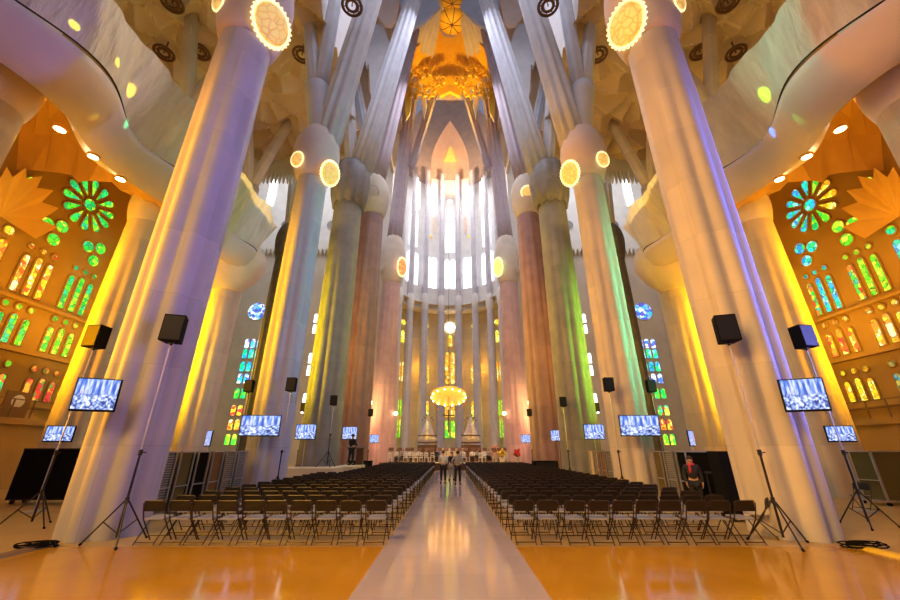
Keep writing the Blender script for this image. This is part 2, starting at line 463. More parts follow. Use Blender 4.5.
# ------------------------------------------------------------------ windows in plane walls
WINDOW_N = [0]


def pane_outline(kind, a, z0, w_, z1):
    pts = []
    if kind == 'disc':
        return [(a + w_ * math.cos(2 * PI * i / 18), z0 + w_ * math.sin(2 * PI * i / 18)) for i in range(18)]
    if kind == 'lancet':
        h = w_ / 2; pts = [(a - h, z0), (a + h, z0)]
        pts += [(a + h * math.cos(PI * i / 10), z1 - h + h * math.sin(PI * i / 10)) for i in range(11)]
    return pts


def window(panes, P, nrm, frame_mat, name=None):
    """panes: (outline, material); P(a, z) puts an outline point on the wall, nrm looks into the room."""
    WINDOW_N[0] += 1
    o = struct(bpy.data.objects.new(name or 'window_%d' % WINDOW_N[0], None)); COL.objects.link(o)
    n = Vector(nrm)
    for out, mat in panes:
        m = MB(); m.prism([Vector(P(a, z)) + n * .01 for a, z in out], n * .06); m.build('pane', mat, o)
        if frame_mat is not None:
            f = MB(); f.tube([Vector(P(a, z)) + n * .05 for a, z in out], .055, 5, closed=True); f.build('window_frame', frame_mat, o)
    return o


LANC = ((12.0, 9.8), (8.6, 7.1), (5.6, 4.4))
SIDE_PAL = {-1: ((('flame', 'green'), ('green', 'lime'), ('mix', 'red')), ('lime', 'green'), 'green', 'yellow'),
            1: ((('lime', 'teal'), ('flame', 'orange'), ('dim', 'yellow')), ('lime', 'teal'), 'teal', 'green')}
for s in (-1, 1):
    rows, trefs, rosep, singlep = SIDE_PAL[s]
    P = lambda a, z, s=s: (s * WX, a, z)
    nr = (-s, 0, 0)
    for gi, yc in enumerate((19.35, 22.05)):
        tp = trefs[gi]
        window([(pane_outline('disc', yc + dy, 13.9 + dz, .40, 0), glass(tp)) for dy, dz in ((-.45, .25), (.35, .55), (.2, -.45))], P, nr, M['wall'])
        for ri, (zt, zb) in enumerate(LANC):
            pal = rows[ri][gi]; pn = []
            for k in (-1, 0, 1):
                top = zt + (.0 if k else .12)
                pal2 = pal if ri != 0 or k < 1 or s < 0 else 'mix'
                pn.append((pane_outline('lancet', yc + k * .66, zb, .40, top), glass(pal2, 1.25, 4.2)))
                pn.append((pane_outline('disc', yc + k * .66, zt + .5, .19, 0), glass(('orange', 'lime', 'lime')[ri] if s < 0 and gi == 0 else pal, .8, 4.2)))
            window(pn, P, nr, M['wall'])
    # the rose: twelve petals round a disc
    pn = [(pane_outline('disc', 20.7, 16.75, .42, 0), glass(rosep))]
    for k in range(12):
        a = 2 * PI * k / 12 + .13; ca, sa = math.cos(a), math.sin(a); o_ = []
        for t, h in ((.62, .05), (1.0, .14), (1.4, .25), (1.62, .25), (1.76, .15), (1.80, 0)): o_.append((t, h))
        prof = o_ + [(t, -h) for t, h in o_[::-1][1:]]
        pp = 'yellow' if s > 0 and k in (5, 6, 7) else ('green' if s > 0 and k in (4, 8, 9) else rosep)
        pn.append(([(20.7 + t * ca - h * sa, 16.75 + t * sa + h * ca) for t, h in prof], glass(pp, 1.25, 4)))
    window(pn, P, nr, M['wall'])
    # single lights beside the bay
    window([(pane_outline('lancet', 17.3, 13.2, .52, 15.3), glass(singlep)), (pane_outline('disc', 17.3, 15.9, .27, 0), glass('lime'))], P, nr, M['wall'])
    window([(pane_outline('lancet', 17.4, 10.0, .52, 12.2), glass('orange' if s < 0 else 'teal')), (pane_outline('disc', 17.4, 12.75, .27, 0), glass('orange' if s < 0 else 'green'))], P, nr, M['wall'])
    side = 'left' if s < 0 else 'right'
    for i, z in enumerate((9.45, 6.8, 4.1)):
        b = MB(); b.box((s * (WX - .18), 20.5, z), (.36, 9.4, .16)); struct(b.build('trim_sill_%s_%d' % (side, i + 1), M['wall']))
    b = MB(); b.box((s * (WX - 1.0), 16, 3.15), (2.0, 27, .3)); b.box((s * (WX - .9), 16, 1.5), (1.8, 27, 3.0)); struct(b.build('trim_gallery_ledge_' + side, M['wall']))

    # tall lights in the wall behind the transept
    PB = lambda a, z, s=s: (s * a, 57, z)
    nb = (0, -1, 0)
    for zc, h in ((20.5, 3.4), (14.0, 3.6), (8.2, 3.0)):
        pn = []
        for row in (0, 1):
            for k in (-1, 0, 1):
                z0 = zc - h / 2 + row * h * .52
                pn.append((pane_outline('lancet', 20.6 + k * .8, z0, .62, z0 + h * .46), PALE_GLASS if (k + row) % 3 else WHITE_GLASS))
        window(pn, PB, nb, M['transept'])
    big = []
    for zz, pal in ((17.2, 'blue'), (15.6, 'teal'), (13.6, 'teal'), (11.8, 'blue'), (9.6, 'green'), (7.2, 'orange' if s < 0 else 'mix'), (5.2, 'flame' if s < 0 else 'orange'), (3.2, 'lime')):
        for k in (-1, 0, 1):
            big.append((pane_outline('lancet', 30.6 + k * .95, zz - .75, .75, zz + .75), glass(pal, 1.9, 2)))
    window(big, PB, nb, M['transept'])
    window([(pane_outline('disc', 31, 22.5, 1.5, 0), glass('blue', 1.2, 2))], PB, nb, M['transept'])
    PU = lambda a, z, s=s: (s * a, 56.75, z)
    for a in (20.5, 24.5, 28.5, 32.5, 36.5):
        window([(pane_outline('lancet', a, 42.5, 1.5, 48.5), WHITE_GLASS), (pane_outline('disc', a + .3, 38.6, .9, 0), M['dark_cap'])], PU, nb, M['white_stone'])
    # stair tower
    b = MB(); b.box((s * 36.6, 55.8, 15.5), (5.2, 2.2, 31)); t = struct(b.build('wall_stair_tower_' + side, M['cream']))
    for k in range(8):
        q = MB(); q.box((s * (35.6 + (k % 2) * .4), 54.68, 5 + 2.9 * k), (.8 if s < 0 else 2.4, .08, 1.6)); q.build('slot_window', M['dark_cap'], t)
    # clerestory lights of the nave
    PC = lambda a, z, s=s: (s * 9.4, a, z)
    for k in range(4):
        window([(pane_outline('lancet', 2.5 + 5.2 * k, 34, 1.6, 41), PALE_GLASS), (pane_outline('disc', 2.5 + 5.2 * k, 43.5, 1.0, 0), PALE_GLASS)], PC, (-s, 0, 0), M['white_stone'])

# ------------------------------------------------------------------ apse: ambulatory wall, gallery, high windows, niche
AY = 58.0


def arc_wall(name, R, z0, z1, amax, mat, thick=.5, n=48):
    b = MB()
    def fn(u, v):
        a = -amax + 2 * amax * u; return (R * math.sin(a), AY + R * math.cos(a), z0 + (z1 - z0) * v)
    b.grid(fn, n, 1)
    b.grid(lambda u, v: (lambda a: ((R + thick) * math.sin(a), AY + (R + thick) * math.cos(a), z0 + (z1 - z0) * v))(-amax + 2 * amax * u), n, 1)
    return struct(b.build(name, mat))


arc_wall('wall_ambulatory', 14.2, 0, 28, math.radians(93), M['aisle_stone'])
arc_wall('wall_apse', 11.8, 27.6, 59, math.radians(93), M['white_stone'])
b = MB(); b.lathe([(9.0, 27.4), (14.2, 27.4)], 48, (0, AY, 0), a0=0, a1=PI); struct(b.build('ceiling_ambulatory', M['cream']))


def arc_window(R, adeg, panes, frame_mat):
    a0 = math.radians(adeg); nr = Vector((-math.sin(a0), -math.cos(a0), 0)); tx = Vector((math.cos(a0), -math.sin(a0), 0)); c = Vector((R * math.sin(a0), AY + R * math.cos(a0), 0))
    c = c + nr * .25
    return window(panes, lambda a, z: c + tx * a + Vector((0, 0, z)), nr, frame_mat)


for a in (0, 20, -20, 40, -40, 60, -60):
    ctr = a == 0; sd = abs(a)
    pal = 'flame' if ctr else ('yellow' if sd == 20 else ('lime' if sd == 40 else 'green'))
    pn = []
    for k in (-1, 1):
        pn.append((pane_outline('lancet', k * .52, 7.4, .85, 10.2), glass('gold' if ctr else pal, 1.2, 2.2)))
        pn.append((pane_outline('lancet', k * .52, 3.8, .85, 6.8), glass('lime' if ctr else pal, 1.2, 2.2)))
    arc_window(14.2, a, pn, M['aisle_stone'])
    arc_window(14.2, a, [(pane_outline('lancet', k * .5, 13.4, .8, 19.5 if ctr else 17), glass('gold', 1.2, 2.0)) for k in (-1, 1)], M['aisle_stone'])
    arc_window(14.2, a, [(pane_outline('disc', 0, 24.6, .95 if ctr else .6, 0), M['lamp_hot'] if ctr else glass('yellow', 1.3, 2)), (pane_outline('lancet', 0, 20.6, .9, 23), glass('yellow', 1.2, 2))], M['aisle_stone'])
    W = WHITE_GLASS
    if ctr:
        arc_window(11.8, a, [(pane_outline('lancet', -.62, 32, 1.05, 38.5), W), (pane_outline('lancet', .62, 32, 1.05, 38.5), W)], M['apse_stone'])
        arc_window(11.8, a, [(pane_outline('lancet', 0, 40.2, 2.0, 47.5), W), (pane_outline('lancet', 0, 48, 1.2, 51.5), W), (pane_outline('disc', 0, 53, .5, 0), PALE_GLASS)], M['apse_stone'])
    else:
        arc_window(11.8, a, [(pane_outline('lancet', -.72, 31.8, 1.3, 38.8), W), (pane_outline('lancet', .72, 31.8, 1.3, 38.8), W)], M['apse_stone'])
        arc_window(11.8, a, [(pane_outline('lancet', (-1 if a > 0 else 1) * .5, 49.5, 1.5, 57.5), W)], M['apse_stone'])
        if sd != 20: arc_window(11.8, a, [(pane_outline('lancet', 0, 40.2, 1.9, 48.4), W)], M['apse_stone'])
        else: arc_window(11.8, a, [(pane_outline('disc', 0, 43.5, .35, 0), glass('yellow')), (pane_outline('lancet', (1 if a < 0 else -1) * .75, 44.5, .5, 48.5), M['peach'])], M['apse_stone'])

# gallery ring with a saw-tooth hem
b = MB(); n = 96; am = math.radians(88)
for i in range(n):
    a0, a1 = -am + 2 * am * i / n, -am + 2 * am * (i + 1) / n
    q = lambda a, z, R: (R * math.sin(a), AY + R * math.cos(a), z)
    c = (a0 + a1) / 2
    for R in (9.9, 10.2):
        b.add([q(a0, 31.0, R), q(a0, 27.2, R), q(c, 26.3, R), q(a1, 27.2, R), q(a1, 31.0, R)], [(0, 1, 2, 3, 4)])
    b.add([q(a0, 31, 9.9), q(a1, 31, 9.9), q(a1, 31, 10.2), q(a0, 31, 10.2)], [(0, 1, 2, 3)])
struct(b.build('trim_apse_gallery', M['white_stone']))

# wall of the niche with its pointed opening and the peach shell set back in it
def ogive(t):  # t 0..1 from lower left over the tip to lower right
    k = t * 2 if t < .5 else (1 - t) * 2
    z = 56.6 + 20.2 * k
    x = 4.3 * (1 - max(0, (k - .30) / .70) ** 1.9) * (.93 + .07 * math.cos((k - .3) * 3))
    if k >= 1: x = 0
    return (-x if t < .5 else x), z


def yw(x): return AY + math.sqrt(max(1, 11.5 ** 2 - x * x))


b = MB()
def nwall(u, v):
    x, z = ogive(u)
    ox = -10.8 + 21.6 * u
    oz = 56.6 + 29 * math.sin(PI * u) ** .5
    X, Z = x + (ox - x) * v, z + (oz - z) * v
    return (X, yw(X), Z)
b.grid(nwall, 48, 10); struct(b.build('wall_niche', M['niche_wall']))
b = MB()
def shell(u, v):
    x, z = ogive(u)
    k = 1 - v
    return (x * k, yw(x * k) + 2.6 * math.sqrt(max(0, 1 - k * k)), 58 + (z - 58) * (k if z > 58 else 1))
b.grid(shell, 48, 10); struct(b.build('wall_niche_shell', M['peach'], smooth=True))
t = thing('mosaic', 'triangle of small gold mosaic tiles high in the peach apse niche', 'mosaic', (0, 70.6, 65))
for r in range(9):
    for k in range(-(r // 2) - 1, r // 2 + 2):
        if abs(k) <= r / 2 + .5:
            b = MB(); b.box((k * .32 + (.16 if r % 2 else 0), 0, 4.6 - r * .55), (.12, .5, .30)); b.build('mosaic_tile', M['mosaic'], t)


# ------------------------------------------------------------------ columns
def medallion(parent, pos, nrm, r, gm):
    x, y, d = basis(nrm); R = Matrix((x, y, d)).transposed(); pos = Vector(pos)
    b = MB(); b.tube([pos + x * math.cos(2 * PI * i / 28) * r + y * math.sin(2 * PI * i / 28) * r for i in range(28)], r * .07, 6, closed=True)
    for i in range(28):
        a = 2 * PI * i / 28; c = pos + (x * math.cos(a) + y * math.sin(a)) * r * 1.07
        b.box(c, (r * .08, r * .08, r * .14), R)
    rim = b.build('lamp_rim', M['rim_lit'] if gm.name.endswith('medallion') else gm, parent)
    g = MB(); g.ell(pos, (r * .95, r * .95, r * .28), 24, 8, R); g.build('lamp_glass', gm, rim, True)
    return rim


def shaft(parent, r0, r1, h, mat, nf, amp, name='shaft', rows=22):
    b = MB(); n = max(72, nf * 8); vs = []
    for i in range(rows + 1):
        f = i / rows
        am = amp * (1 - f ** 2.2); r = r0 + (r1 - r0) * f
        for j in range(n):
            a = 2 * PI * j / n
            vs.append((r * (1 + am * (abs(math.cos(nf * a / 2)) * 2 - 1.2)) * math.cos(a), r * (1 + am * (abs(math.cos(nf * a / 2)) * 2 - 1.2)) * math.sin(a), h * f))
    b.add(vs, [(i * n + j, i * n + (j + 1) % n, (i + 1) * n + (j + 1) % n, (i + 1) * n + j) for i in range(rows) for j in range(n)])
    return b.build(name, mat, parent, True)


def limb(parent, base, p0, p1, r0, r1, mat, nf=10, amp=.09, name='branch', mid=None):
    base = Vector(base); b = MB(); p0, p1 = Vector(p0) - base, Vector(p1) - base
    pts = [p0 + (p1 - p0) * (i / 6) for i in range(7)]; rs = [r0 + (r1 - r0) * (i / 6) for i in range(7)]
    b.tube(pts, rs, 80 if nf else 20, nf, amp); return b.build(name, mat, parent, True)


def egg(parent, r, z0, z1, rb, rt, mat, name='knot', nf=0, amp=0):
    pr = []
    for i in range(17):
        f = i / 16; e = math.sin(PI * f) ** .8; pr.append(((rb * (1 - f) + rt * f) * (1 - e) + r * e, z0 + (z1 - z0) * f))
    b = MB(); b.lathe(pr, 64 if nf else 40, (0, 0, 0), nf, amp); return b.build(name, mat, parent, True)


NAMES = {-1: 'left', 1: 'right'}
LIT = {-1: 'orange-edged', 1: 'blue-edged'}
for s in (-1, 1):
    sd = NAMES[s]
    # nearest pair
    X, Y = s * (7.9 if s < 0 else 7.82), 9.95; B = (X, Y, 0)
    t = thing('nave_column', 'huge grey fluted column nearest the viewer at %s, with %s flank' % (sd, 'orange lit' if s < 0 else 'violet blue lit'), 'column', B, 0, None, 'thing')
    shaft(t, .78, .86, 16.2, M['nave_stone'], 8, .115)
    egg(t, 1.35, 16.2, 21.0, .92, .9, M['knot'])
    medallion(t, (s * .72, -1.05, 17.35), (s * .55, -.85, -.3), .38, M['med_gold'])
    medallion(t, (-s * 1.12, -.50, 16.85), (-s * .9, -.36, -.42), .76, M['med_gold'])
    limb(t, B, (X, Y, 20.4), (X + s * 1.6, Y - .5, 30.5), .75, .5, M['branch'])
    limb(t, B, (X - s * .3, Y, 20.4), (X - s * 2.6, Y + 1.2, 46.5), .85, .6, M['branch'])
    # second pair
    X, Y = s * 8.0, 17.85; B = (X, Y, 0)
    t = thing('nave_column', 'pale grey column second from the viewer at %s, gold medallion lamps on its knot' % sd, 'column', B, 0, None, 'thing')
    shaft(t, .88, .80, 16.3, M['nave_stone'], 8, .10)
    egg(t, 1.32, 16.3, 19.9, .86, .85, M['knot'])
    medallion(t, (s * .6, -1.08, 17.0), (s * .4, -1, -.3), .42, M['med_gold'])
    medallion(t, (-s * 1.12, -.42, 16.55), (-s * .92, -.34, -.4), .68, M['med_gold'])
    m_ = lambda px, py, Yd: (lambda v: Vector((-v.x if s > 0 else v.x, v.y, v.z)))(at(px, py, Yd))
    limb(t, B, (X - s * .1, Y, 19.3), m_(317, 88, 17.85), .72, .75, M['branch'], 0, 0)
    limb(t, B, m_(316, 95, 17.85), m_(306, -10, 17.85), .5, .42, M['branch'], 6, .05)
    limb(t, B, m_(319, 95, 17.85), m_(337, -10, 17.85), .5, .46, M['branch'], 6, .05)
    limb(t, B, m_(325, 146, 17.85), m_(378, -25, 17.85), .80, .72, M['branch'], 9, .10)
    # basalt pair
    X, Y = s * 8.3, 25.75; B = (X, Y, 0)
    t = thing('nave_column', 'grey green basalt column with dark lobed capital, third from the viewer at %s' % sd, 'column', B, 0, None, 'thing')
    shaft(t, 1.22, 1.08, 20.4, M['basalt'], 10, .06)
    b = MB(); nn = 80; vs = []
    for i, (r, z) in enumerate(((1.12, 20.3), (1.22, 20.3), (1.42, 21.2), (1.55, 22.3), (1.5, 23.3), (1.2, 24.2), (.7, 24.6))):
        for j in range(nn):
            a = 2 * PI * j / nn; lb = abs(math.cos(5 * a)); zz = z - (.28 * lb if i < 2 else 0); rr = r * (1 + .08 * lb * (1 if 1 < i < 5 else .4))
            vs.append((rr * math.cos(a), rr * math.sin(a), zz))
    b.add(vs, [(i * nn + j, i * nn + (j + 1) % nn, (i + 1) * nn + (j + 1) % nn, (i + 1) * nn + j) for i in range(6) for j in range(nn)])
    b.build('capital', M['dark_cap'], t, True)
    limb(t, B, m_(358, 178, 25.75), m_(421, -25, 27), .95, .8, M['branch'], 10, .10)
    limb(t, B, m_(352, 178, 25.75), m_(345, 20, 26), .55, .5, M['branch'], 8, .06)
    # porphyry pair
    X, Y = s * 8.25, 33.65; B = (X, Y, 0)
    t = thing('nave_column', 'dark red porphyry column under a smooth cream egg capital, fourth at %s' % sd, 'column', B, 0, None, 'thing')
    shaft(t, 1.45, 1.22, 24.6, M['porphyry'], 12, .055)
    egg(t, 1.68, 24.4, 29.6, 1.2, .9, M['cream'], 'capital')
    medallion(t, (-s * .15, -1.55, 26.6), (-s * .1, -1, -.2), .72, M['med_gold'] if s > 0 else M['knot'])
    limb(t, B, (X, Y, 28.8), m_(413, 30, 34.5), 1.0, .85, M['purple'], 10, .09)
    limb(t, B, (X, Y, 28.8), m_(352, 60, 35), .6, .5, M['branch'], 8, .06)
    # pink pair
    X, Y = s * 8.4, 49.4; B = (X, Y, 0)
    t = thing('nave_column', 'pink granite column beside the altar at %s, %s oval lamp on its pale knot' % (sd, 'orange red' if s < 0 else 'lime green'), 'column', B, 0, None, 'thing')
    shaft(t, 1.55, 1.22, 24.0, M['pink_stone'], 12, .05)
    egg(t, 1.85, 23.8, 31.5, 1.2, 1.05, M['cream'])
    medallion(t, (-s * 1.5, -.85, 26.2), (-s * .92, -.30, -.15), 1.3, M['med_red'] if s < 0 else M['med_green'])
    medallion(t, (s * 1.35, -1.05, 25.7), (s * .8, -.6, -.1), .6, M['cream'])
    limb(t, B, (X, Y, 30.8), m_(408, 122, 49.4), 1.05, 1.05, M['purple'], 10, .07, 'upper_shaft')
    for (x1, y1, yd, r) in ((402, 66, 49.4, .75), (419, 62, 48.5, .8)):
        limb(t, B, m_(408, 126, 49.4), m_(x1, y1, yd), .85, r, M['purple'], 8, .07)
    limb(t, B, m_(411, 168, 49.4), m_(435, 90, 52), .62, .7, M['purple'], 8, .06)
    # slim pale shafts behind, flanking the apse
    # aisle columns under and over the choir gallery
    for k, (Yk, wd) in enumerate(((9.95, 'nearest'), (17.85, 'middle'), (25.75, 'farthest'))):
        X = s * 16.6; B = (X, Yk, 0)
        t = thing('aisle_column', '%s sandstone aisle column carrying the gallery at %s' % (wd + (', golden lit' if k else ''), sd), 'column', B, 0, None, 'thing')
        shaft(t, 1.10, .95, 13.4, M['aisle_stone'], 8, .07)
        if k < 2: egg(t, 1.15, 13.2, 15.5, .95, .8, M['cream'], 'capital')
        limb(t, B, (X, Yk, 15), (X + s * .1, Yk, 22.2), .75, .7, M['aisle_stone'], 0, 0, 'upper_shaft')
        limb(t, B, (X + s * .1, Yk, 21.8), (X + s * 1.6, Yk - .6, 30.3), .45, .42, M['aisle_stone'], 6, .05)
        limb(t, B, (X + s * .1, Yk, 21.8), (X - s * 1.5, Yk + .9, 30.3), .45, .42, M['aisle_stone'], 6, .05)
    X, Y = s * 16.6, 33.65; B = (X, Y, 0)
    t = thing('transept_column', 'dark basalt column with lobed top seen behind the second nave column at %s' % sd, 'column', B, 0, None, 'thing')
    shaft(t, 1.0, .85, 19.5, M['dark_basalt'], 10, .05); egg(t, 1.15, 19.4, 23.5, .85, .6, M['dark_basalt'], 'capital', 8, .04)
    limb(t, B, (X, Y, 23), (X - s * 1.4, Y, 40), .6, .5, M['branch'], 8, .06)
    limb(t, B, (X, Y, 23), (X + s * 1.4, Y, 40), .55, .5, M['branch'], 8, .06)

for i, a in enumerate((-70, -50, -30, -10, 10, 30, 50, 70)):
    ar = math.radians(a); x, y = 9.5 * math.sin(ar), AY + 9.5 * math.cos(ar)
    o_ = ('first', 'second', 'third', 'fourth', 'fifth', 'sixth', 'seventh', 'last')[i]
    t = thing('apse_column', 'slim lavender apse column, %s from the left round the sanctuary' % o_, 'column', (x, y, .9 if abs(a) < 40 else 0), 0, None, 'thing')
    shaft(t, .72, .62, 25.2, M['apse_stone'], 8, .05); egg(t, .78, 25.2, 28.5, .56, .52, M['white_stone'], 'capital')
    shaft(t, .60, .46, 57.5, M['apse_stone'], 6, .05, 'upper_shaft')

# ------------------------------------------------------------------ choir gallery over the aisles
for s in (-1, 1):
    sd = NAMES[s]
    def edge(Y):
        x = 15.2 - .75 * math.cos(2 * PI * (Y - 9.95) / 7.9)
        if Y > 23.2: x += (Y - 23.2) ** 2 * .42
        return x
    g = thing('choir_gallery', 'wavy grey concrete choir gallery overhanging the %s aisle' % sd, 'gallery', (0, 0, 0), 0, None, 'thing')
    Y0, Y1 = -4.0, 26.3
    prof = ((0, 13.8), (-.35, 13.85), (-.8, 14.15), (-1.15, 14.7), (-1.3, 15.25), (-1.15, 15.3), (-.6, 14.5), (.5, 14.2))
    b = MB()
    def fas(u, v):
        i = u * (len(prof) - 1); k = min(int(i), len(prof) - 2); f = i - k
        dx, z = prof[k][0] + (prof[k + 1][0] - prof[k][0]) * f, prof[k][1] + (prof[k + 1][1] - prof[k][1]) * f
        Y = Y0 + (Y1 - Y0) * v
        dz = .25 * math.cos(2 * PI * (Y - 9.95) / 7.9)
        return (s * (edge(Y) + dx), Y, z - dz * (1 - u))
    b.grid(fas, 14, 120); b.build('parapet', M['parapet'], g, True)
    b = MB(); rnd = random.Random(5)
    jit = {}
    def sof(u, v):
        Y = Y0 + (Y1 - .8 - Y0) * v
        d = abs(((Y - 20.7 + 3.95) % 7.9) - 3.95) / 3.95
        zw = 20.6 - 5.5 * d ** 3
        x = edge(Y) + (WX - edge(Y)) * u
        z0 = 13.8 - .25 * math.cos(2 * PI * (Y - 9.95) / 7.9)
        key = (round(u, 4), round(v, 4))
        if key not in jit: jit[key] = (rnd.uniform(-.2, .2), rnd.uniform(-.2, .2), rnd.uniform(-.34, .34))
        j = jit[key] if 0 < u < 1 else (0, 0, 0)
        return (s * (x + j[0]), Y + j[1], z0 + (zw - z0) * (1 - (1 - u) ** 1.7) + j[2])
    b.grid(sof, 12, 46)
    tri = []
    for f in b.f: tri += [(f[0], f[1], f[2]), (f[0], f[2], f[3])]
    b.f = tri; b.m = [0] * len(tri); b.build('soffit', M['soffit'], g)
    # pointed star fans rising from the wall piers between the bays
    for yc in (16.75, 24.65, 8.85):
        q = MB()
        for i in range(16):
            a = PI * i / 15; r = 1.5 + (.6 if i % 2 else 0)
            y2 = yc + math.cos(a) * r * .95; z2 = 12.7 + math.sin(a) * 2.8 + (.5 if i % 2 else 0)
            a2 = PI * (i + 1) / 15; r2 = 1.5 + (.0 if i % 2 else .6)
            y3 = yc + math.cos(a2) * r2 * .95; z3 = 12.7 + math.sin(a2) * 2.8 + (.0 if i % 2 else .5)
            if i < 15: q.add([(s * (WX - .1), yc, 13.2), (s * (WX - .7 - .3 * (i % 2)), y2, z2), (s * (WX - .7 - .3 * ((i + 1) % 2)), y3, z3)], [(0, 1, 2)])
        q.build('star_fan', M['soffit'], g)
    # sagging nets hung along the parapet
    for k, (ya, yb, lab) in enumerate(((3.0, 16.6, 'nearest the viewer'), (17.2, 25.0, 'beyond the first column'))):
        b = MB()
        def net(u, v):
            Y = ya + (yb - ya) * u
            top = 19.0 - .7 * math.sin(PI * u) - (1.2 * max(0, u - .8) / .2 if k else 0)
            z = 15.36 + (top - 15.36) * v
            x = (edge(Y) - 1.27) * (1 - v) + 13.35 * v
            x += (.10 * math.sin(Y * 2.3 + v * 2) + .035 * math.sin(Y * 7 + 5 * v)) * min(1, 3 * v)
            return (s * x, Y, z)
        b.grid(net, 90, 24)
        o = tag(b.build('safety_net', M['net'], None, True), 'pale safety net hung along the %s gallery edge, %s' % (sd, lab), 'net')
    b = MB(); b.tube([(s * (edge(Y) - 1.26), Y, 15.34) for Y in [Y0 + (Y1 - Y0) * i / 90 for i in range(91)]], .035, 5); b.build('cable', M['black_metal'], g)
    # swollen cream end of the gallery, over the farthest aisle column
    b = MB()
    b.lathe([(.95, 12.6), (1.3, 13.0), (1.9, 13.7), (2.35, 14.6), (2.3, 15.6), (1.9, 16.2), (1.0, 16.6)], 40, (s * 16.4, 25.2, 0)); b.build('end_bulb', M['cream'], g, True)
    # downlights set in the gallery edge, with amber lamps added to warm the vault
    for k, Y in enumerate((11.7, 13.25, 14.75)):
        b = MB(); c = Vector((s * 15.9, Y, 13.98)); b.lathe([(.19, -.06), (.24, -.06), (.24, .06), (.19, .06), (.19, -.06)], 20, c, caps=False)
        d = b.build('downlight', M['gilt']); tag(d, 'bright round downlight under the %s gallery edge, %s of three' % (sd, ('nearest', 'middle', 'farthest')[k]), 'lamp')
        q = MB(); q.lathe([(.10, -.10), (.185, -.05), (.185, 0.0)], 20, c); q.build('bulb', M['lamp_hot'], d)
        lamp('SPOT', (c.x + s * .3, Y, 13.3), (s * 22, Y + 3, 17), 180, AMBER, .2, angle=150)
    for Y in (12.0, 20.5):
        lamp('AREA', (s * 19.2, Y, 7.0), (s * 21.5, Y + 1, 18), 1800, AMBER, 3, 5)
    lamp('AREA', (s * 17.6, 20.0, 12.0), (s * 23.7, 20.5, 5), 500, AMBER, 2, 6)

# ------------------------------------------------------------------ high vaults over the crossing
def pleated(name, label, c, prof, npl, amp, mat, a0, a1, jag=0.0, cat='vault'):
    b = MB(); n = npl * 4; vs = []; k = len(prof)
    for i, (r, z) in enumerate(prof):
        f = i / (k - 1)
        for j in range(n + 1):
            a = a0 + (a1 - a0) * j / n; tr = abs((j / 4) % 1 - .5) * 2
            rr = r * (1 + amp * f * (tr - .5)); zz = z - jag * (f ** 3) * tr
            vs.append((rr * math.cos(a), rr * math.sin(a), zz))
    b.add(vs, [(i * (n + 1) + j, i * (n + 1) + j + 1, (i + 1) * (n + 1) + j + 1, (i + 1) * (n + 1) + j) for i in range(k - 1) for j in range(n)])
    o = b.build(name, mat, None); o.location = c
    return tag(o, label, cat, None, 'thing')


def boss(c, r, label, mat):
    t = thing('vault_boss', label, 'boss', c)
    b = MB(); b.ell((0, 0, 0), (r, r, r * .45), 32, 10); b.build('dome', mat, t, True)
    q = MB()
    for i in range(8):
        a = PI * i / 4 + .2
        q.tube([(r * math.sin(p) * 1.01 * math.cos(a), r * math.sin(p) * 1.01 * math.sin(a), -r * .455 * math.cos(p)) for p in (.05, .4, .8, 1.2, 1.5)], r * .03, 5)
    q.ell((0, 0, -r * .47), (r * .12, r * .12, r * .06), 10, 6)
    q.build('rib', M['wood'], t)
    return t


for s, (a0, a1) in ((-1, (.60, 1.0)), (1, (0.0, .40))):
    pleated('vault_fan', 'lavender pleated fan vault beside the foremost gilded boss at ' + NAMES[s], (0, 32.5, 0), [(1.3, 64.2), (2.8, 63.2), (4.6, 61.8), (6.6, 60), (8.4, 58.6)], 12, .06, M['purple'], a0 * PI, a1 * PI, .25)
pleated('vault_fan', 'golden pleated funnel vault below the segmented gilded boss', (0, 39.5, 0), [(1.7, 64.2), (2.6, 62.4), (3.7, 60.4), (4.9, 58.4), (6.0, 56.6)], 26, .10, M['gold'], -.06 * PI, 1.06 * PI, .9)
boss(at(452, 1, 35), 1.5, 'gilded boss at the very top of the crossing vault', M['gold'])
boss(at(452, 21, 37.5), 2.0, 'segmented gilded boss with dark ribs above the golden funnel', M['gold'])
boss(at(450.5, 96, 68.7), 1.9, 'dim gilded boss hanging above the peach niche', M['gold'])
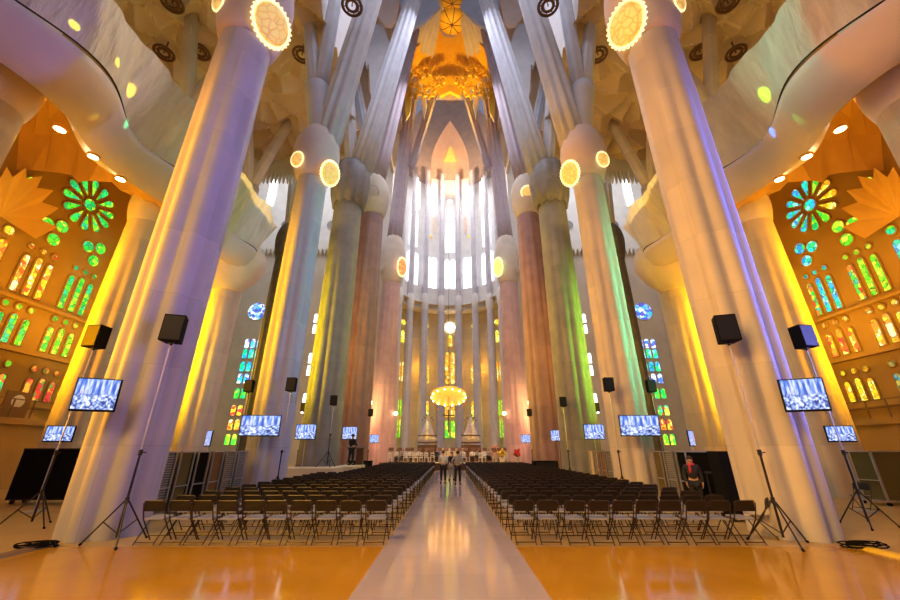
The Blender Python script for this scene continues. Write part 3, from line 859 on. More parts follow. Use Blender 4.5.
for s in (-1, 1):
    sd = NAMES[s]
    f = lambda px, py, Yd: (lambda v: Vector((v.x if s < 0 else -v.x, v.y, v.z)))(at(px, py, Yd))
    # star-cut openwork between the high branches
    t = thing('vault_openwork', 'gilded star openwork spanning the high branches at %s of the funnel' % sd, 'vault', (0, 0, 0), 0, None, 'thing')
    Yd = 41.0
    def star_frame(px, py, r, turn):
        m = MB(); n = 8
        for q in (1.0, .62):
            pts = [f(px + r * q * (1 if i % 2 else .62) * math.cos(PI * i / n + turn), py + r * q * 1.15 * (1 if i % 2 else .62) * math.sin(PI * i / n + turn), Yd) for i in range(2 * n)]
            m.tube(pts, .16, 6, closed=True)
        for i in range(n):
            a = PI * (2 * i + 1) / n + turn
            m.tube([f(px + r * .5 * math.cos(a), py + r * .55 * math.sin(a), Yd), f(px + r * 1.1 * math.cos(a), py + r * 1.25 * math.sin(a), Yd)], [.13, .10], 6)
        m.build('star_frame', M['gold'], t)
    def blade(pts, name='blade', mat=None, th=.5, Y2=None):
        m = MB(); m.prism([f(x, y, (Y2 or Yd) + .4) for x, y in pts], (0, th, 0)); m.build(name, mat or M['gold'], t)
    for (px, py, r, tn) in ((416, 51, 7, .1), (411, 70, 7.5, .3), (426, 71, 7, .2), (439, 80, 6.5, .0), (414, 90, 8, .15), (429, 91, 7, .4)): star_frame(px, py, r, tn)
    blade(((404, 92), (409, 70), (412, 92), (410, 112), (406, 120)))
    blade(((421, 104), (423, 84), (427, 104), (424, 118)), mat=M['vault'])
    blade(((436, 88), (450, 84), (450, 91), (440, 96)))
    # white shard vaults between the high limbs
    t = thing('vault_shard', 'white jagged vault shard between the tall limbs at %s' % sd, 'vault', (0, 0, 0), 0, None, 'thing')
    blade(((374, 24), (383, 24), (390, 45), (387, 62), (381, 86), (379, 108), (374, 96), (372, 104), (370, 90), (369, 64), (366, 66), (365, 56), (363, 58), (366, 44)), 'shard', M['white_stone'], .5, 29)
    blade(((377, -6), (400, -6), (396, 18), (391, 25), (384, 24), (377, 14)), 'web', M['peach'], .4, 28)
    blade(((382, 25), (394, 24), (389, 46)), 'web', M['vault'], .4, 30)
    blade(((398, -4), (432, -10), (440, 6), (426, 20), (416, 26), (408, 34), (404, 30), (402, 12)), 'pleat', M['branch'], .4, 31)
    t = thing('vault_fan', 'brown hanging fan vault behind the tall limbs at %s' % sd, 'vault', (0, 0, 0), 0, None, 'thing')
    blade(((360, 60), (366, 50), (369, 92), (376, 102), (372, 118), (360, 122), (356, 90)), 'fan', M['vault'], .5, 37)
lamp('SPOT', (0, 38, 40), (0, 43, 60), 80000, (1, .56, .04), .6, angle=50)  # lamps added below the gilded vault and niche to brighten them
lamp('POINT', (0, 52, 57), None, 7000, (1, .58, .12), .6)
lamp('SPOT', (0, 60, 50), (0, 69, 66), 60000, (1, .62, .38), .6, angle=80)

# bronze rings in the aisle vault
for s in (-1, 1):
    for k, (px, py, lab) in enumerate(((172, 3, 'first'), (164, 53, 'second'), (200, 52, 'third'), (302, 55, 'fourth'), (352, 6, 'fifth'))):
        p = at_z(px, py, 29.2); c = Vector((p.x if s < 0 else -p.x, p.y, 29.2)); b = MB()
        for r in (.62, .36): b.tube([c + Vector((r * math.cos(2 * PI * i / 24), r * math.sin(2 * PI * i / 24), 0)) for i in range(24)], .10, 6, closed=True)
        for i in range(8):
            a = PI * i / 4; b.tube([c + Vector((.36 * math.cos(a), .36 * math.sin(a), 0)), c + Vector((.62 * math.cos(a), .62 * math.sin(a), 0))], .04, 5)
        b.tube([c, c + Vector((0, 0, 1.2))], .05, 6)
        tag(b.build('ceiling_ring', M['wood']), 'dark bronze ring in the %s aisle vault, %s from the outer wall' % (NAMES[s], lab), 'ring')

# warm light thrown up on the aisle vaults; lamps added for back wall, ambulatory, platform
for s in (-1, 1):
    lamp('AREA', (s * 16.5, 17, 18.5), (s * 15.5, 18, 30), 2600, (1, .66, .14), 6, 20)
    lamp('AREA', (s * 11.5, 46, 6.0), (s * 14, 57, 12), 2200, (1, .60, .22), 4, 4)
    lamp('POINT', (s * 9.5, 66.0, 8), None, 1500, AMBER, .4)
    lamp('POINT', (s * 5, 69.0, 16), None, 1500, AMBER, .4)
    lamp('POINT', (s * 9.5, 46.5, 3.2), None, 500, (1, .45, .25), .3)
lamp('AREA', (0, 41, 8), (0, 46, 1), 2600, (1, .55, .25), 6, 2)

# ------------------------------------------------------------------ folding chairs
ORD = ['first', 'second', 'third', 'fourth', 'fifth', 'sixth', 'seventh', 'eighth', 'ninth', 'tenth', 'eleventh', 'twelfth', 'thirteenth', 'fourteenth',
       'fifteenth', 'sixteenth', 'seventeenth', 'eighteenth', 'nineteenth', 'twentieth']


def chair_pieces():
    out = []
    m = MB()   # curved back panel with rounded top corners
    prof = [(-.20, .0), (.20, .0), (.205, .13)] + [(.205 - .06 + .06 * math.cos(a), .13 + .07 * math.sin(a)) for a in (.5, 1.0, 1.57)] + [(-.145 - .06 * math.cos(a), .13 + .07 * math.sin(a)) for a in (1.57, 1.0, .5)] + [(-.205, .13)]
    m.prism([(x, -.215 - .035 * (1 - (x / .2) ** 2) - z * .16, .60 + z) for x, z in prof], (0, .022, 0)); out.append(('backrest', m, 'chair_back'))
    m = MB(); m.prism([(-.19, -.16, .435), (-.20, .18, .455), (-.15, .235, .458), (.15, .235, .458), (.20, .18, .455), (.19, -.16, .435)], (0, 0, .022)); out.append(('seat', m, 'chair_seat'))
    for k in (-1, 1):
        m = MB(); m.tube([(k * .185, -.258, .80), (k * .218, -.250, .76), (k * .222, -.20, .60), (k * .222, -.13, .44), (k * .222, .24, .01)], .0125, 7); out.append(('leg', m, 'chair_tube'))
        m = MB(); m.tube([(k * .200, .09, .44), (k * .200, -.29, .01)], .0115, 7); out.append(('leg', m, 'chair_tube'))
    m = MB(); m.tube([(-.185, -.258, .80), (.185, -.258, .80)], .0125, 7); out.append(('top_rail', m, 'chair_tube'))
    m = MB(); m.tube([(-.222, .16, .10), (.222, .16, .10)], .010, 6); out.append(('crossbar', m, 'chair_tube'))
    m = MB(); m.tube([(-.200, -.255, .05), (.200, -.255, .05)], .010, 6); out.append(('crossbar', m, 'chair_tube'))
    return out


CHAIR_MATS = ['chair_back', 'chair_seat', 'chair_tube']


def chair_whole(where=((0, 0, 0),)):
    r = MB()
    for nm, m, k in chair_pieces():
        r.mat = CHAIR_MATS.index(k)
        for q in where: r.add([(v[0] + q[0], v[1] + q[1], v[2] + q[2]) for v in m.v], m.f)
    return r


first = None; plain_chair = None; far = []
ROW0, PITCH_Y, SEATW = 9.18, 1.0, .515
for row in range(28):
    for s in (-1, 1):
        bl = NAMES[s]
        for k in range(10):
            Y = ROW0 + row * PITCH_Y; X = s * (1.56 + k * SEATW)
            if s < 0 and Y > 21.0 and k > 7: continue
            rnd = random.Random(row * 100 + k * 7 + (s > 0)); X += rnd.uniform(-.02, .02); Y += rnd.uniform(-.03, .03); rz = rnd.uniform(-.04, .04)
            lab = 'black folding chair, %s block, %s row from the back, %s seat from the aisle' % (bl, ORD[row] if row < 20 else '', ORD[k])
            grp = 'folding chairs in the %s block' % bl
            z = .009
            if row >= 15: far.append((X, Y, z)); continue
            if row < 7:
                if first is None:
                    first = thing('folding_chair', lab, 'chair', (X, Y, z), rz, grp)
                    for nm, m, kk in chair_pieces(): m.build(nm, M[kk], first)
                    o = first
                else:
                    o = copy_tree(first)
            else:
                if plain_chair is None:
                    plain_chair = chair_whole().build('folding_chair', [M[q] for q in CHAIR_MATS]); o = plain_chair
                else:
                    o = plain_chair.copy(); COL.objects.link(o)
            o.location = (X, Y, z); o.rotation_euler = (0, 0, rz); tag(o, lab, 'chair', grp)
tag(chair_whole(far).build('far_chair_rows', [M[q] for q in CHAIR_MATS]), 'dense far rows of black folding chairs ending before the altar platform', 'chairs', None, 'stuff')
for (x, y, rz, lab) in ((7.0, 9.75, .75, 'black folding chair turned aside between the seating block and the huge column at right'),
                        (13.2, 13.6, 1.9, 'black folding chair standing alone beside the olive covered trolley'), (14.9, 12.6, 2.6, 'black folding chair nearest the frame edge before the olive trolley')):
    o = copy_tree(first); o.location = (x, y, 0); o.rotation_euler = (0, 0, rz); tag(o, lab, 'chair'); o['group'] = 'spare folding chairs'

# ------------------------------------------------------------------ chair trolleys between the columns
def trolley(loc, label, grp, cover, s):
    t = thing('chair_trolley', label, 'trolley', loc, 0, grp)
    b = MB(); b.box((0, 0, .95), (.78, .52, 1.56)); b.build('stacked_load', cover, t)
    for x in (-.42, .42):
        for y in (-.31, .31):
            q = MB(); q.box((x, y, .93), (.04, .04, 1.66)); q.build('post', M['steel'], t)
            q = MB(); q.tube([(x - .02, y, .06), (x + .02, y, .06)], .055, 12); q.build('caster', M['black'], t)
    q = MB()
    for y in (-.31, .31): q.box((0, y, 1.75), (.88, .04, .04)); q.box((0, y, .14), (.88, .04, .04))
    for x in (-.42, .42): q.box((x, 0, 1.75), (.04, .62, .04)); q.box((x, 0, .14), (.04, .62, .04)); q.box((x, 0, .80), (.03, .62, .03))
    q.build('frame', M['steel'], t)
    if cover in (M['louvre'], M['grey_metal']):
        q = MB()
        for k in range(22): q.box((-s * .40, 0, .25 + k * .066), (.03, .5, .016))
        q.build('slat', M['steel'], t)
    return t


cov = ['grey_metal', 'olive_cover', 'black', 'brown', 'louvre', 'louvre']
des = ['blue grey slatted', 'dull olive', 'black covered', 'brown covered', 'pale slatted', 'grey slatted']
for k in range(6):
    trolley((-8.5, 11.75 + k * .83, 0), '%s chair trolley, %s in the line beyond the nearest left column' % (des[k], ORD[k]), 'chair trolleys on the left', M[cov[k]], -1)
cov = ['black', 'louvre', 'olive_cover']; des = ['black backed', 'slatted', 'olive covered']
for k in range(3):
    trolley((8.5, 14.3 + k * .83, 0), '%s chair trolley, %s in the line beyond the nearest right column' % (des[k], ORD[k]), 'chair trolleys on the right', M[cov[k]], 1)
cov = ['black', 'grey_metal', 'brown', 'brown', 'cream_paint']; des = ['black', 'grey slatted', 'dark brown', 'brown', 'cream']
for k in range(5):
    trolley((8.5, 19.9 + k * .86, 0), '%s chair trolley, %s in the line beyond the second right column' % (des[k], ORD[k]), 'far chair trolleys on the right', M[cov[k]], 1)
t = trolley((15.9, 15.2, 0), 'large olive covered trolley standing in the right aisle', None, M['olive_cover'], 1); t.scale = (2.0, 1.2, 1.0); t.rotation_euler = (0, 0, .2)
t = trolley((17.6, 14.0, 0), 'black covered trolley at the frame edge beside the olive one', None, M['black'], 1); t.scale = (1.3, 1.2, 1.0)
t = thing('flight_case', 'big black flight case standing in the left aisle behind the tripod', 'case', (-14.6, 15.4, 0))
b = MB(); b.box((0, 0, 1.0), (2.5, .6, 1.7)); b.build('case_body', M['black'], t)
for x in (-1.05, 1.05):
    for y in (-.22, .22):
        q = MB(); q.tube([(x - .03, y, .075), (x + .03, y, .075)], .075, 12); q.build('caster', M['black_metal'], t)
q = MB()
for z in (.16, 1.84): q.box((0, -.305, z), (2.5, .02, .04))
q.build('edge_trim', M['black_metal'], t)

# ------------------------------------------------------------------ loudspeakers and stands
def stand(loc, h, label, grp=None, pale=True):
    t = thing('speaker_stand', label, 'stand', loc, 0, grp)
    b = MB(); b.tube([(0, 0, .12), (0, 0, 1.75)], .024, 10); b.build('lower_pole', M['black_metal'], t)
    b = MB(); b.tube([(0, 0, 1.7), (0, 0, h)], .017, 10); b.build('upper_pole', M['steel'] if pale else M['black_metal'], t)
    b = MB(); b.tube([(0, 0, 1.68), (0, 0, 1.80)], .042, 12); b.tube([(.03, 0, 1.74), (.12, 0, 1.74)], .014, 6); b.build('collar', M['black_metal'], t)
    for k in range(3):
        a = 2 * PI * k / 3 + 1.8 + loc[0]; ca, sa = math.cos(a), math.sin(a)
        b = MB(); b.tube([(.03 * ca, .03 * sa, .80), (.62 * ca, .62 * sa, .02)], .016, 8); l = b.build('leg', M['black_metal'], t)
        b = MB(); b.tube([(.33 * ca, .33 * sa, .41), (.02 * ca, .02 * sa, .2)], .011, 6); b.build('brace', M['black_metal'], l)
        b = MB(); b.tube([(.60 * ca, .60 * sa, .035), (.64 * ca, .64 * sa, .012)], .024, 8); b.build('rubber_foot', M['black'], l)
    b = MB(); b.tube([(0, 0, .74), (0, 0, .86)], .038, 12); b.build('leg_hub', M['black_metal'], t)
    return t


def speaker(loc, rz, sc, label, grp=None, tilt=0.0):
    t = thing('loudspeaker', label, 'loudspeaker', loc, rz, grp); t.scale = (sc,) * 3; t.rotation_euler = (tilt, 0, rz)
    b = MB(); b.prism([(-.23, -.2, .06), (.23, -.2, .06), (.17, .2, .06), (-.17, .2, .06)], (0, 0, .66)); b.build('cabinet', M['black'], t)
    b = MB(); b.box((0, -.205, .39), (.42, .012, .60)); b.build('grille', M['black_metal'], t)
    b = MB(); b.tube([(0, 0, -.02), (0, 0, .07)], .035, 10); b.box((0, 0, .05), (.12, .12, .03)); b.build('bracket', M['black_metal'], t)
    return t


for s in (-1, 1):
    sd = NAMES[s]
    for (x, y, h, rz, dx) in ((6.85, 9.0, 4.2, .30, 'before the nearest %s column'), (10.55, 10.9, 4.55, -.12, 'behind the nearest %s column')):
        stand((s * x, y, 0.009 if x < 7 else 0), h, 'tall tripod loudspeaker stand ' + dx % sd)
        speaker((s * x, y, h), -s * rz, 1.0, 'black loudspeaker high on its tripod pole ' + dx % sd)
    for (x, y, h, wd) in ((18.4, 18.6, 4.4, 'far out by the stained glass'), (19.2, 27.8, 4.4, 'far back beside the golden aisle column'), (9.75, 18.6, 4.35, 'beside the outer flank of the second column'),
                         (6.85, 16.55, 4.1, 'before the inner flank of the second column'), (10.4, 27.8, 4.3, 'behind the gap after the second column'), (7.0, 24.1, 4.25, 'before the grey green basalt column'),
                         (6.45, 32.0, 4.3, 'before the dark red column')):
        z0 = 0
        if y == 24.1 and s < 0: y, z0, h = 23.4, .9, h - .9
        stand((s * x, y, z0), h, 'slim loudspeaker stand %s on the %s' % (wd, sd), 'distant loudspeaker stands')
        speaker((s * x, y, z0 + h), 0, .86, 'small black loudspeaker %s on the %s' % (wd, sd), 'distant loudspeakers')

# ------------------------------------------------------------------ picture screens
def screen(loc, rz, w_, h_, label, tilt=0, pole=None, arm=None):
    t = thing('screen', label, 'screen', loc, rz)
    T = Matrix.Rotation(tilt, 3, 'X')
    b = MB(); b.box((0, .03, 0), (w_, .05, h_), T); b.build('bezel', M['black'], t)
    b = MB(); b.box(T @ Vector((0, -.002, .01)), (w_ - .05, .012, h_ - .07), T); b.build('picture', M['screen'], t)
    b = MB(); b.box((0, .09, 0), (.3, .08, .25)); b.build('mount', M['black_metal'], t)
    if pole:
        p = MB(); p.tube([(0, .12, 0), (0, .12, -loc[2] + .03)], .022, 8); p.lathe([(.28, -loc[2] + .005), (.28, -loc[2] + .03), (.05, -loc[2] + .06)], 20, (0, .12, 0)); p.build('pole', M['steel'], t)
    if arm:
        p = MB(); p.tube([(0, .10, 0), arm], .03, 8); p.build('wall_arm', M['black_metal'], t)
    return t


for s in (-1, 1):
    sd = NAMES[s]
    screen((s * 7.92, 8.62, 2.95), s * -.42, .80, .72, 'large tilted blue screen on the nearest %s column' % sd, .12, None, (s * -.0, .45, -.1))
    screen((s * 13.0, 13.3, 2.3), s * -.25, .80, .52, 'blue screen in the %s aisle just behind the nearest column' % sd, .05, True)
    screen((s * 7.7, 16.1, 2.72), s * -.05, 1.58, .82, 'wide blue screen before the second column on the %s' % sd, .05, True)
    screen((s * 8.1, 22.4, 2.75), s * -.05, 1.12, .82, 'blue screen on a pole before the basalt column on the %s' % sd, .05, True)
    screen((s * 11.2, 18.6, 2.3), s * .8, .9, .7, 'small blue screen seen edgewise beyond the second column on the %s' % sd, 0, True)
    if s > 0: screen((7.6, 28.4, 2.75), -.45, .9, .75, 'blue screen hung beside the dark red column on the right', 0, True)
    screen((s * 6.9, 36.6, 2.75), 0, .85, .72, 'tiny blue screen beside the pink column on the %s' % sd, 0, True)
screen((-7.0, 27.9, 2.9), .1, 1.0, .85, 'blue screen behind the dark clad man on the stage', 0, True)

# ------------------------------------------------------------------ people
def skinned(name, pts, edges, rad, mat, parent, root=0):
    me = bpy.data.meshes.new(name); me.from_pydata(pts, edges, [])
    o = bpy.data.objects.new(name, me); COL.objects.link(o)
    md = o.modifiers.new('skin', 'SKIN'); md.use_smooth_shade = True
    if not me.skin_vertices: return o
    for i, v in enumerate(me.skin_vertices[0].data):
        v.radius = (rad[i], rad[i]); v.use_root = i == root
    sb = o.modifiers.new('sub', 'SUBSURF'); sb.levels = 1; sb.render_levels = 1
    dg = bpy.context.evaluated_depsgraph_get(); dg.update()
    m2 = bpy.data.meshes.new_from_object(o.evaluated_get(dg)); o.modifiers.clear(); o.data = m2; m2.name = name
    m2.materials.clear(); m2.materials.append(mat)
    m2.polygons.foreach_set('use_smooth', [True] * len(m2.polygons))
    o.parent = parent; return o


def person(label, loc, rz, top, legs, h=1.72, arms='down', seated=False, extra=None):
    t = thing('person', label, 'person', loc, rz); k = h / 1.72; t.scale = (k, k, k)
    dz = -.45 if seated else 0
    P_ = [(0, 0, .94 + dz), (0, 0, 1.12 + dz), (0, .01, 1.30 + dz), (0, 0, 1.43 + dz), (0, .01, 1.50 + dz), (0, .025, 1.58 + dz), (0, .03, 1.66 + dz), (0, .12, 1.575 + dz), (-.082, .02, 1.585 + dz), (.082, .02, 1.585 + dz)]
    R_ = [.135, .125, .14, .085, .055, .088, .075, .016, .018, .018]
    E_ = [(0, 1), (1, 2), (2, 3), (3, 4), (4, 5), (5, 6), (5, 7), (5, 8), (5, 9)]
    arm_i, leg_i = [], []
    for s in (-1, 1):
        n = len(P_)
        if arms == 'down' or (arms == 'one' and s < 0):
            q = [(s * .185, 0, 1.39 + dz), (s * .245, -.03, 1.12 + dz), (s * .235, .07, .90 + dz), (s * .225, .10, .82 + dz)]
        elif arms == 'hips':
            q = [(s * .185, 0, 1.39 + dz), (s * .33, -.08, 1.16 + dz), (s * .20, .08, 1.0 + dz), (s * .15, .12, .97 + dz)]
        else:
            q = [(s * .185, 0, 1.39 + dz), (s * .25, .05, 1.12 + dz), (s * .16, .29, 1.10 + dz), (s * .13, .37, 1.12 + dz)]
        P_ += q; R_ += [.062, .044, .031, .030]; E_ += [(2, n), (n, n + 1), (n + 1, n + 2), (n + 2, n + 3)]; arm_i.append(n)
        d = (Vector(q[3]) - Vector(q[2])).normalized(); sx = Vector((0, 1, 0)) if abs(d.z) > .7 else Vector((s, 0, 0)); bend = Vector((-s, 0, 0)) if abs(d.z) > .7 else Vector((0, 0, -1))
        for f in range(4):     # fingers curl from the end of the palm
            b0 = Vector(q[3]) + sx * (.03 - .02 * f) + d * .02; L_ = (.075, .085, .08, .06)[f]; m = len(P_)
            P_ += [tuple(b0), tuple(b0 + d * L_ * .55), tuple(b0 + d * L_ * .85 + bend * L_ * .35)]; R_ += [.010, .009, .008]; E_ += [(n + 3, m), (m, m + 1), (m + 1, m + 2)]
        m = len(P_); b0 = Vector(q[2]) + d * .03 + sx * .028
        P_ += [tuple(b0), tuple(b0 + d * .035 + sx * .03), tuple(b0 + d * .065 + sx * .03 + bend * .02)]; R_ += [.012, .010, .009]; E_ += [(n + 2, m), (m, m + 1), (m + 1, m + 2)]
    for s in (-1, 1):
        n = len(P_)
        if seated: q = [(s * .10, .02, .47), (s * .13, .42, .47), (s * .13, .40, .09), (s * .14, .53, .04)]
        else: q = [(s * .095, 0, .88), (s * .115, .03 * s, .49), (s * .12, -.02 + .05 * s, .09), (s * .135, .11 + .05 * s, .035)]
        P_ += q; R_ += [.098, .062, .040, .036]; E_ += [(0, n), (n, n + 1), (n + 1, n + 2), (n + 2, n + 3)]; leg_i.append(n)
    skinned('body', P_, E_, R_, M['skin'], t)

    def wear(name, idx, ed, grow, mat):
        mp = {i: j for j, i in enumerate(idx)}
        return skinned(name, [P_[i] for i in idx], [(mp[a], mp[c]) for a, c in ed], [R_[i] + grow for i in idx], mat, t)
    a, c = arm_i; l, r = leg_i
    wear('shirt', [0, 1, 2, 3, a, a + 1, a + 2, c, c + 1, c + 2], [(0, 1), (1, 2), (2, 3), (2, a), (a, a + 1), (a + 1, a + 2), (2, c), (c, c + 1), (c + 1, c + 2)], .022, M[top])
    wear('trousers', [0, l, l + 1, l + 2, r, r + 1, r + 2], [(0, l), (l, l + 1), (l + 1, l + 2), (0, r), (r, r + 1), (r + 1, r + 2)], .018, M[legs])
    b = MB(); b.ell((0, .012, 1.645 + dz), (.098, .108, .085), 16, 10); b.build('hair', M['hair'], t, True)
    for i in (l, r):
        x, y, z = P_[i + 3]; b = MB(); b.ell((x, y - .04, .045), (.055, .14, .045), 12, 8); b.build('shoe', M['black'], t, True)
    if extra == 'scarf':
        b = MB(); b.tube([(.095 * math.cos(2 * PI * i / 14), .09 * math.sin(2 * PI * i / 14) + .01, 1.46) for i in range(14)], .035, 8, closed=True); b.tube([(.05, .1, 1.45), (.06, .15, 1.2)], .04, 8); b.build('scarf', M['red_cloth'], t, True)
    if extra == 'bag':
        b = MB(); b.ell((0, -.19, 1.2), (.15, .1, .2), 14, 8); b.build('bag', M['red_cloth'], t, True)
    return t


person('person in white shirt and dark trousers standing at the end of the aisle', (-.40, 24.4, .011), .2, 'white_cloth', 'dark_cloth', 1.76, 'front')
person('person in grey shirt standing with legs apart at the end of the aisle', (.44, 23.7, .011), -.1, 'grey_cloth', 'dark_cloth', 1.74, 'hips')
person('person in dark clothes half hidden between the two standing in the aisle', (.12, 26.6, .011), 2.9, 'dark_cloth', 'grey_cloth', 1.68)
person('person all in black standing on the cream stage by a lectern', (-6.3, 26.0, .905), -.5, 'dark_cloth', 'dark_cloth', 1.86, 'front')
person('person with red scarf standing behind the barrier on the right', (7.72, 13.2, 0), 2.7, 'dark_cloth', 'dark_cloth', 1.62, 'down', False, 'scarf')
person('person in dark clothes standing in the right aisle behind the tripod', (14.3, 16.3, 0), 2.0, 'dark_cloth', 'dark_cloth', 1.66, 'down', False, 'bag')
person('seated person in white at the far left beyond the black case', (-18.6, 16.6, .02), 1.0, 'white_cloth', 'red_cloth', 1.7, 'front', True)
b = MB(); b.box((0, 0, .42), (.42, .42, .06))
for x in (-.17, .17):
    for y in (-.17, .17): b.box((x, y, .2), (.04, .04, .40))
o = b.build('stool', M['wood']); o.location = (-18.6, 16.6, 0); tag(o, 'low dark wooden stool under the seated person in the left aisle', 'stool')

# ------------------------------------------------------------------ stage, lectern, monitors, barrier
b = MB(); b.box((0, 0, .45), (3.6, 2.2, .9)); b.box((1.72, 2.75, .45), (1.3, 3.3, .9))
o = b.build('stage', M['cream_paint']); o.location = (-8.0, 22.85, 0); tag(o, 'low cream painted stage between the second and third left columns', 'stage')
t = thing('lectern', 'dark wooden lectern on the stage before the man in black', 'lectern', (-5.95, 27.0, .9))
b = MB(); b.box((0, 0, .5), (.45, .35, 1.0)); b.build('pedestal', M['wood'], t)
b = MB(); b.box((0, 0, 1.06), (.6, .45, .04), Matrix.Rotation(.3, 3, 'X')); b.build('reading_desk', M['wood'], t)
for (x, y, lab) in ((-6.35, 28.9, 'beside the stage on the left'), (6.6, 28.6, 'before the dark red column on the right')):
    t = thing('stage_monitor', 'squat black stage monitor on the floor ' + lab, 'loudspeaker', (x, y, 0))
    b = MB(); b.prism([(-.8, -.5, 0), (.8, -.5, 0), (.8, .5, 0), (-.8, .5, 0)], (0, 0, 1.1)); b.build('cabinet', M['black'], t)
    b = MB(); b.box((0, -.51, .55), (1.45, .02, .95)); b.build('grille', M['black_metal'], t)
t = thing('barrier', 'black metal crowd barrier beside the trolleys on the right', 'barrier', (8.35, 12.7, 0))
for x in (-.5, 0, .5):
    q = MB(); q.tube([(x, 0, 0), (x, 0, 1.15)], .025, 8); q.build('post', M['black_metal'], t)
q = MB(); q.tube([(-.55, 0, 1.15), (.55, 0, 1.15)], .03, 8); q.tube([(-.55, 0, .55), (.55, 0, .55)], .025, 8); q.build('rail', M['black_metal'], t)
t = thing('equipment_case', 'upright black equipment case leaning beside the nearest right column', 'case', (7.95, 11.85, 0))
q = MB(); q.box((0, 0, .92), (.62, .5, 1.7)); q.build('case_body', M['black'], t)
for x in (-.24, .24):
    for y in (-.18, .18):
        z = MB(); z.tube([(x - .02, y, .05), (x + .02, y, .05)], .05, 10); z.build('caster', M['black_metal'], t)
b = MB(); b.prism([(-.19, -.19, 0), (.19, -.19, 0), (.19, .19, 0), (-.19, .19, 0)], (0, 0, .42)); b.box((0, 0, .43), (.42, .42, .03))
o = b.build('orange_crate', M['orange']); o.location = (7.05, 15.5, 0); tag(o, 'small orange crate on the floor below the wide right screen', 'crate')
for s in (-1, 1):
    b = MB(); b.prism([(-.16, 0, 0), (.16, 0, 0), (.08, 0, .05), (-.08, 0, .05)], (0, 14.0, 0)); o = b.build('cable_ramp', M['yellow'] if s > 0 else M['brown']); o.location = (s * 8.12, -5.2, .0)
    tag(o, ('yellow' if s > 0 else 'brown') + ' cable ramp along the floor edge up to the nearest column', 'cable ramp')
    b = MB(); rnd = random.Random(3 + s)
    pts = []
    for i in range(70):
        a = i * .55; r = .25 + .12 * math.sin(i * .37) + .1 * rnd.random(); pts.append((r * 1.0 * math.cos(a), r * .6 * math.sin(a), .018 + .0012 * i))
    b.tube(pts, .012, 5); o = b.build('cable_coil', M['black']); o.location = (s * 8.2, 8.75, 0); tag(o, 'black cable coiled on the floor at the foot of the nearest %s column' % NAMES[s], 'cable')

# display panels on the side galleries
for s in (-1, 1):
    sd = NAMES[s]
    for k, (y, w_, mat_, lab) in enumerate(((18.3, 1.0, 'pink', 'pinkish'), (19.9, 1.25, 'brown', 'brown'))):
        if s > 0 and k == 1: continue
        t = thing('display_panel', '%s display panel standing on the gallery ledge at %s' % (lab, sd), 'panel', (s * 22.2, y, 3.3), s * -PI / 2)
        b = MB(); b.box((0, 0, .65), (w_, .06, 1.3)); b.build('board', M['brown'] if k else M['pink_stone'], t)
        b = MB()
        if k: b.ell((0, -.04, .82), (.32, .02, .32), 24, 8)
        else: b.box((0, -.04, .25), (w_ * .9, .02, .35))
        b.build('emblem', M['white_cloth'] if k else M['brown'], t)
    t = thing('gallery_railing', 'thin railing along the gallery ledge at %s' % sd, 'railing', (s * 21.9, 16, 3.3))
    for k in range(13):
        q = MB(); q.box((0, -5.5 + k * 1.0, .45), (.05, .05, .9)); q.build('post', M['brown'], t)
    q = MB()
    for z in (.5, .9): q.box((0, .5, z), (.06, 12.2, .05))
    q.build('rail', M['brown'], t)

# ------------------------------------------------------------------ sanctuary
b = MB(); b.box((0, 54, .31), (13.5, 28, .62)); b.box((0, 58, .75), (12.5, 20, .3)); o = b.build('altar_platform', M['brown']); q = MB(); q.box((0, 39.98, .60), (13.5, .10, .10)); q.box((0, 40.6, .63), (13.3, 1.2, .03)); q.build('edge', M['cream_paint'], o); tag(o, 'broad altar platform with a pale edge across the end of the nave', 'platform', None, 'thing')
t = thing('altar_steps', 'dark steps up to the altar platform at the end of the aisle', 'steps', (-.3, 39.2, 0))
for k in range(3):
    q = MB(); q.box((0, .3 * k - .3, .1 + .1 * k), (3.4, .3, .2 + .2 * k)); q.build('step', M['wood'], t)
for s in (-1, 1):
    b = MB(); b.box((0, 0, .34), (5.0, .12, .68)); o = b.build('platform_skirt', M['brown']); o.location = (s * 4.4, 39.9, 0); tag(o, 'brown skirting board along the %s front of the altar platform' % NAMES[s], 'board')
t = thing('altar', 'altar table with white cloth glowing in warm light', 'altar', (0, 52, .9))
b = MB(); b.box((0, 0, .5), (2.2, 1.0, 1.0)); b.build('pedestal', M['cream'], t)
b = MB(); b.box((0, 0, 1.05), (3.4, 1.3, .12)); b.build('table_top', M['white_cloth'], t)

# canopy over the altar
t = thing('altar_canopy', 'gilded ring canopy with lamps hanging over the altar', 'canopy', (-.2, 55.5, 9.0))
R7 = lambda i, r, z: (r * math.cos(2 * PI * i / 7 + .22), r * math.sin(2 * PI * i / 7 + .22), z)
tilt = Matrix.Rotation(-.36, 3, 'X')
def tp(m):
    m.v = [tuple(tilt @ Vector(v)) for v in m.v]; return m
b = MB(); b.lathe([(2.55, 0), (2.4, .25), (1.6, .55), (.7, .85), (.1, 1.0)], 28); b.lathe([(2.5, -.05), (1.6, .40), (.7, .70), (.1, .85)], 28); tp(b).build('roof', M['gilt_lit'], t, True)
b = MB(); n = 42
for i in range(n):
    a0, a1 = 2 * PI * i / n, 2 * PI * (i + 1) / n; am = (a0 + a1) / 2; r = 2.58
    b.add([(r * math.cos(a0), r * math.sin(a0), .16), (r * math.cos(a0), r * math.sin(a0), -.14), (r * math.cos(am), r * math.sin(am), -.30), (r * math.cos(a1), r * math.sin(a1), -.14), (r * math.cos(a1), r * math.sin(a1), .16)], [(0, 1, 2, 3, 4)])
tp(b).build('valance', M['gilt_lit'], t)
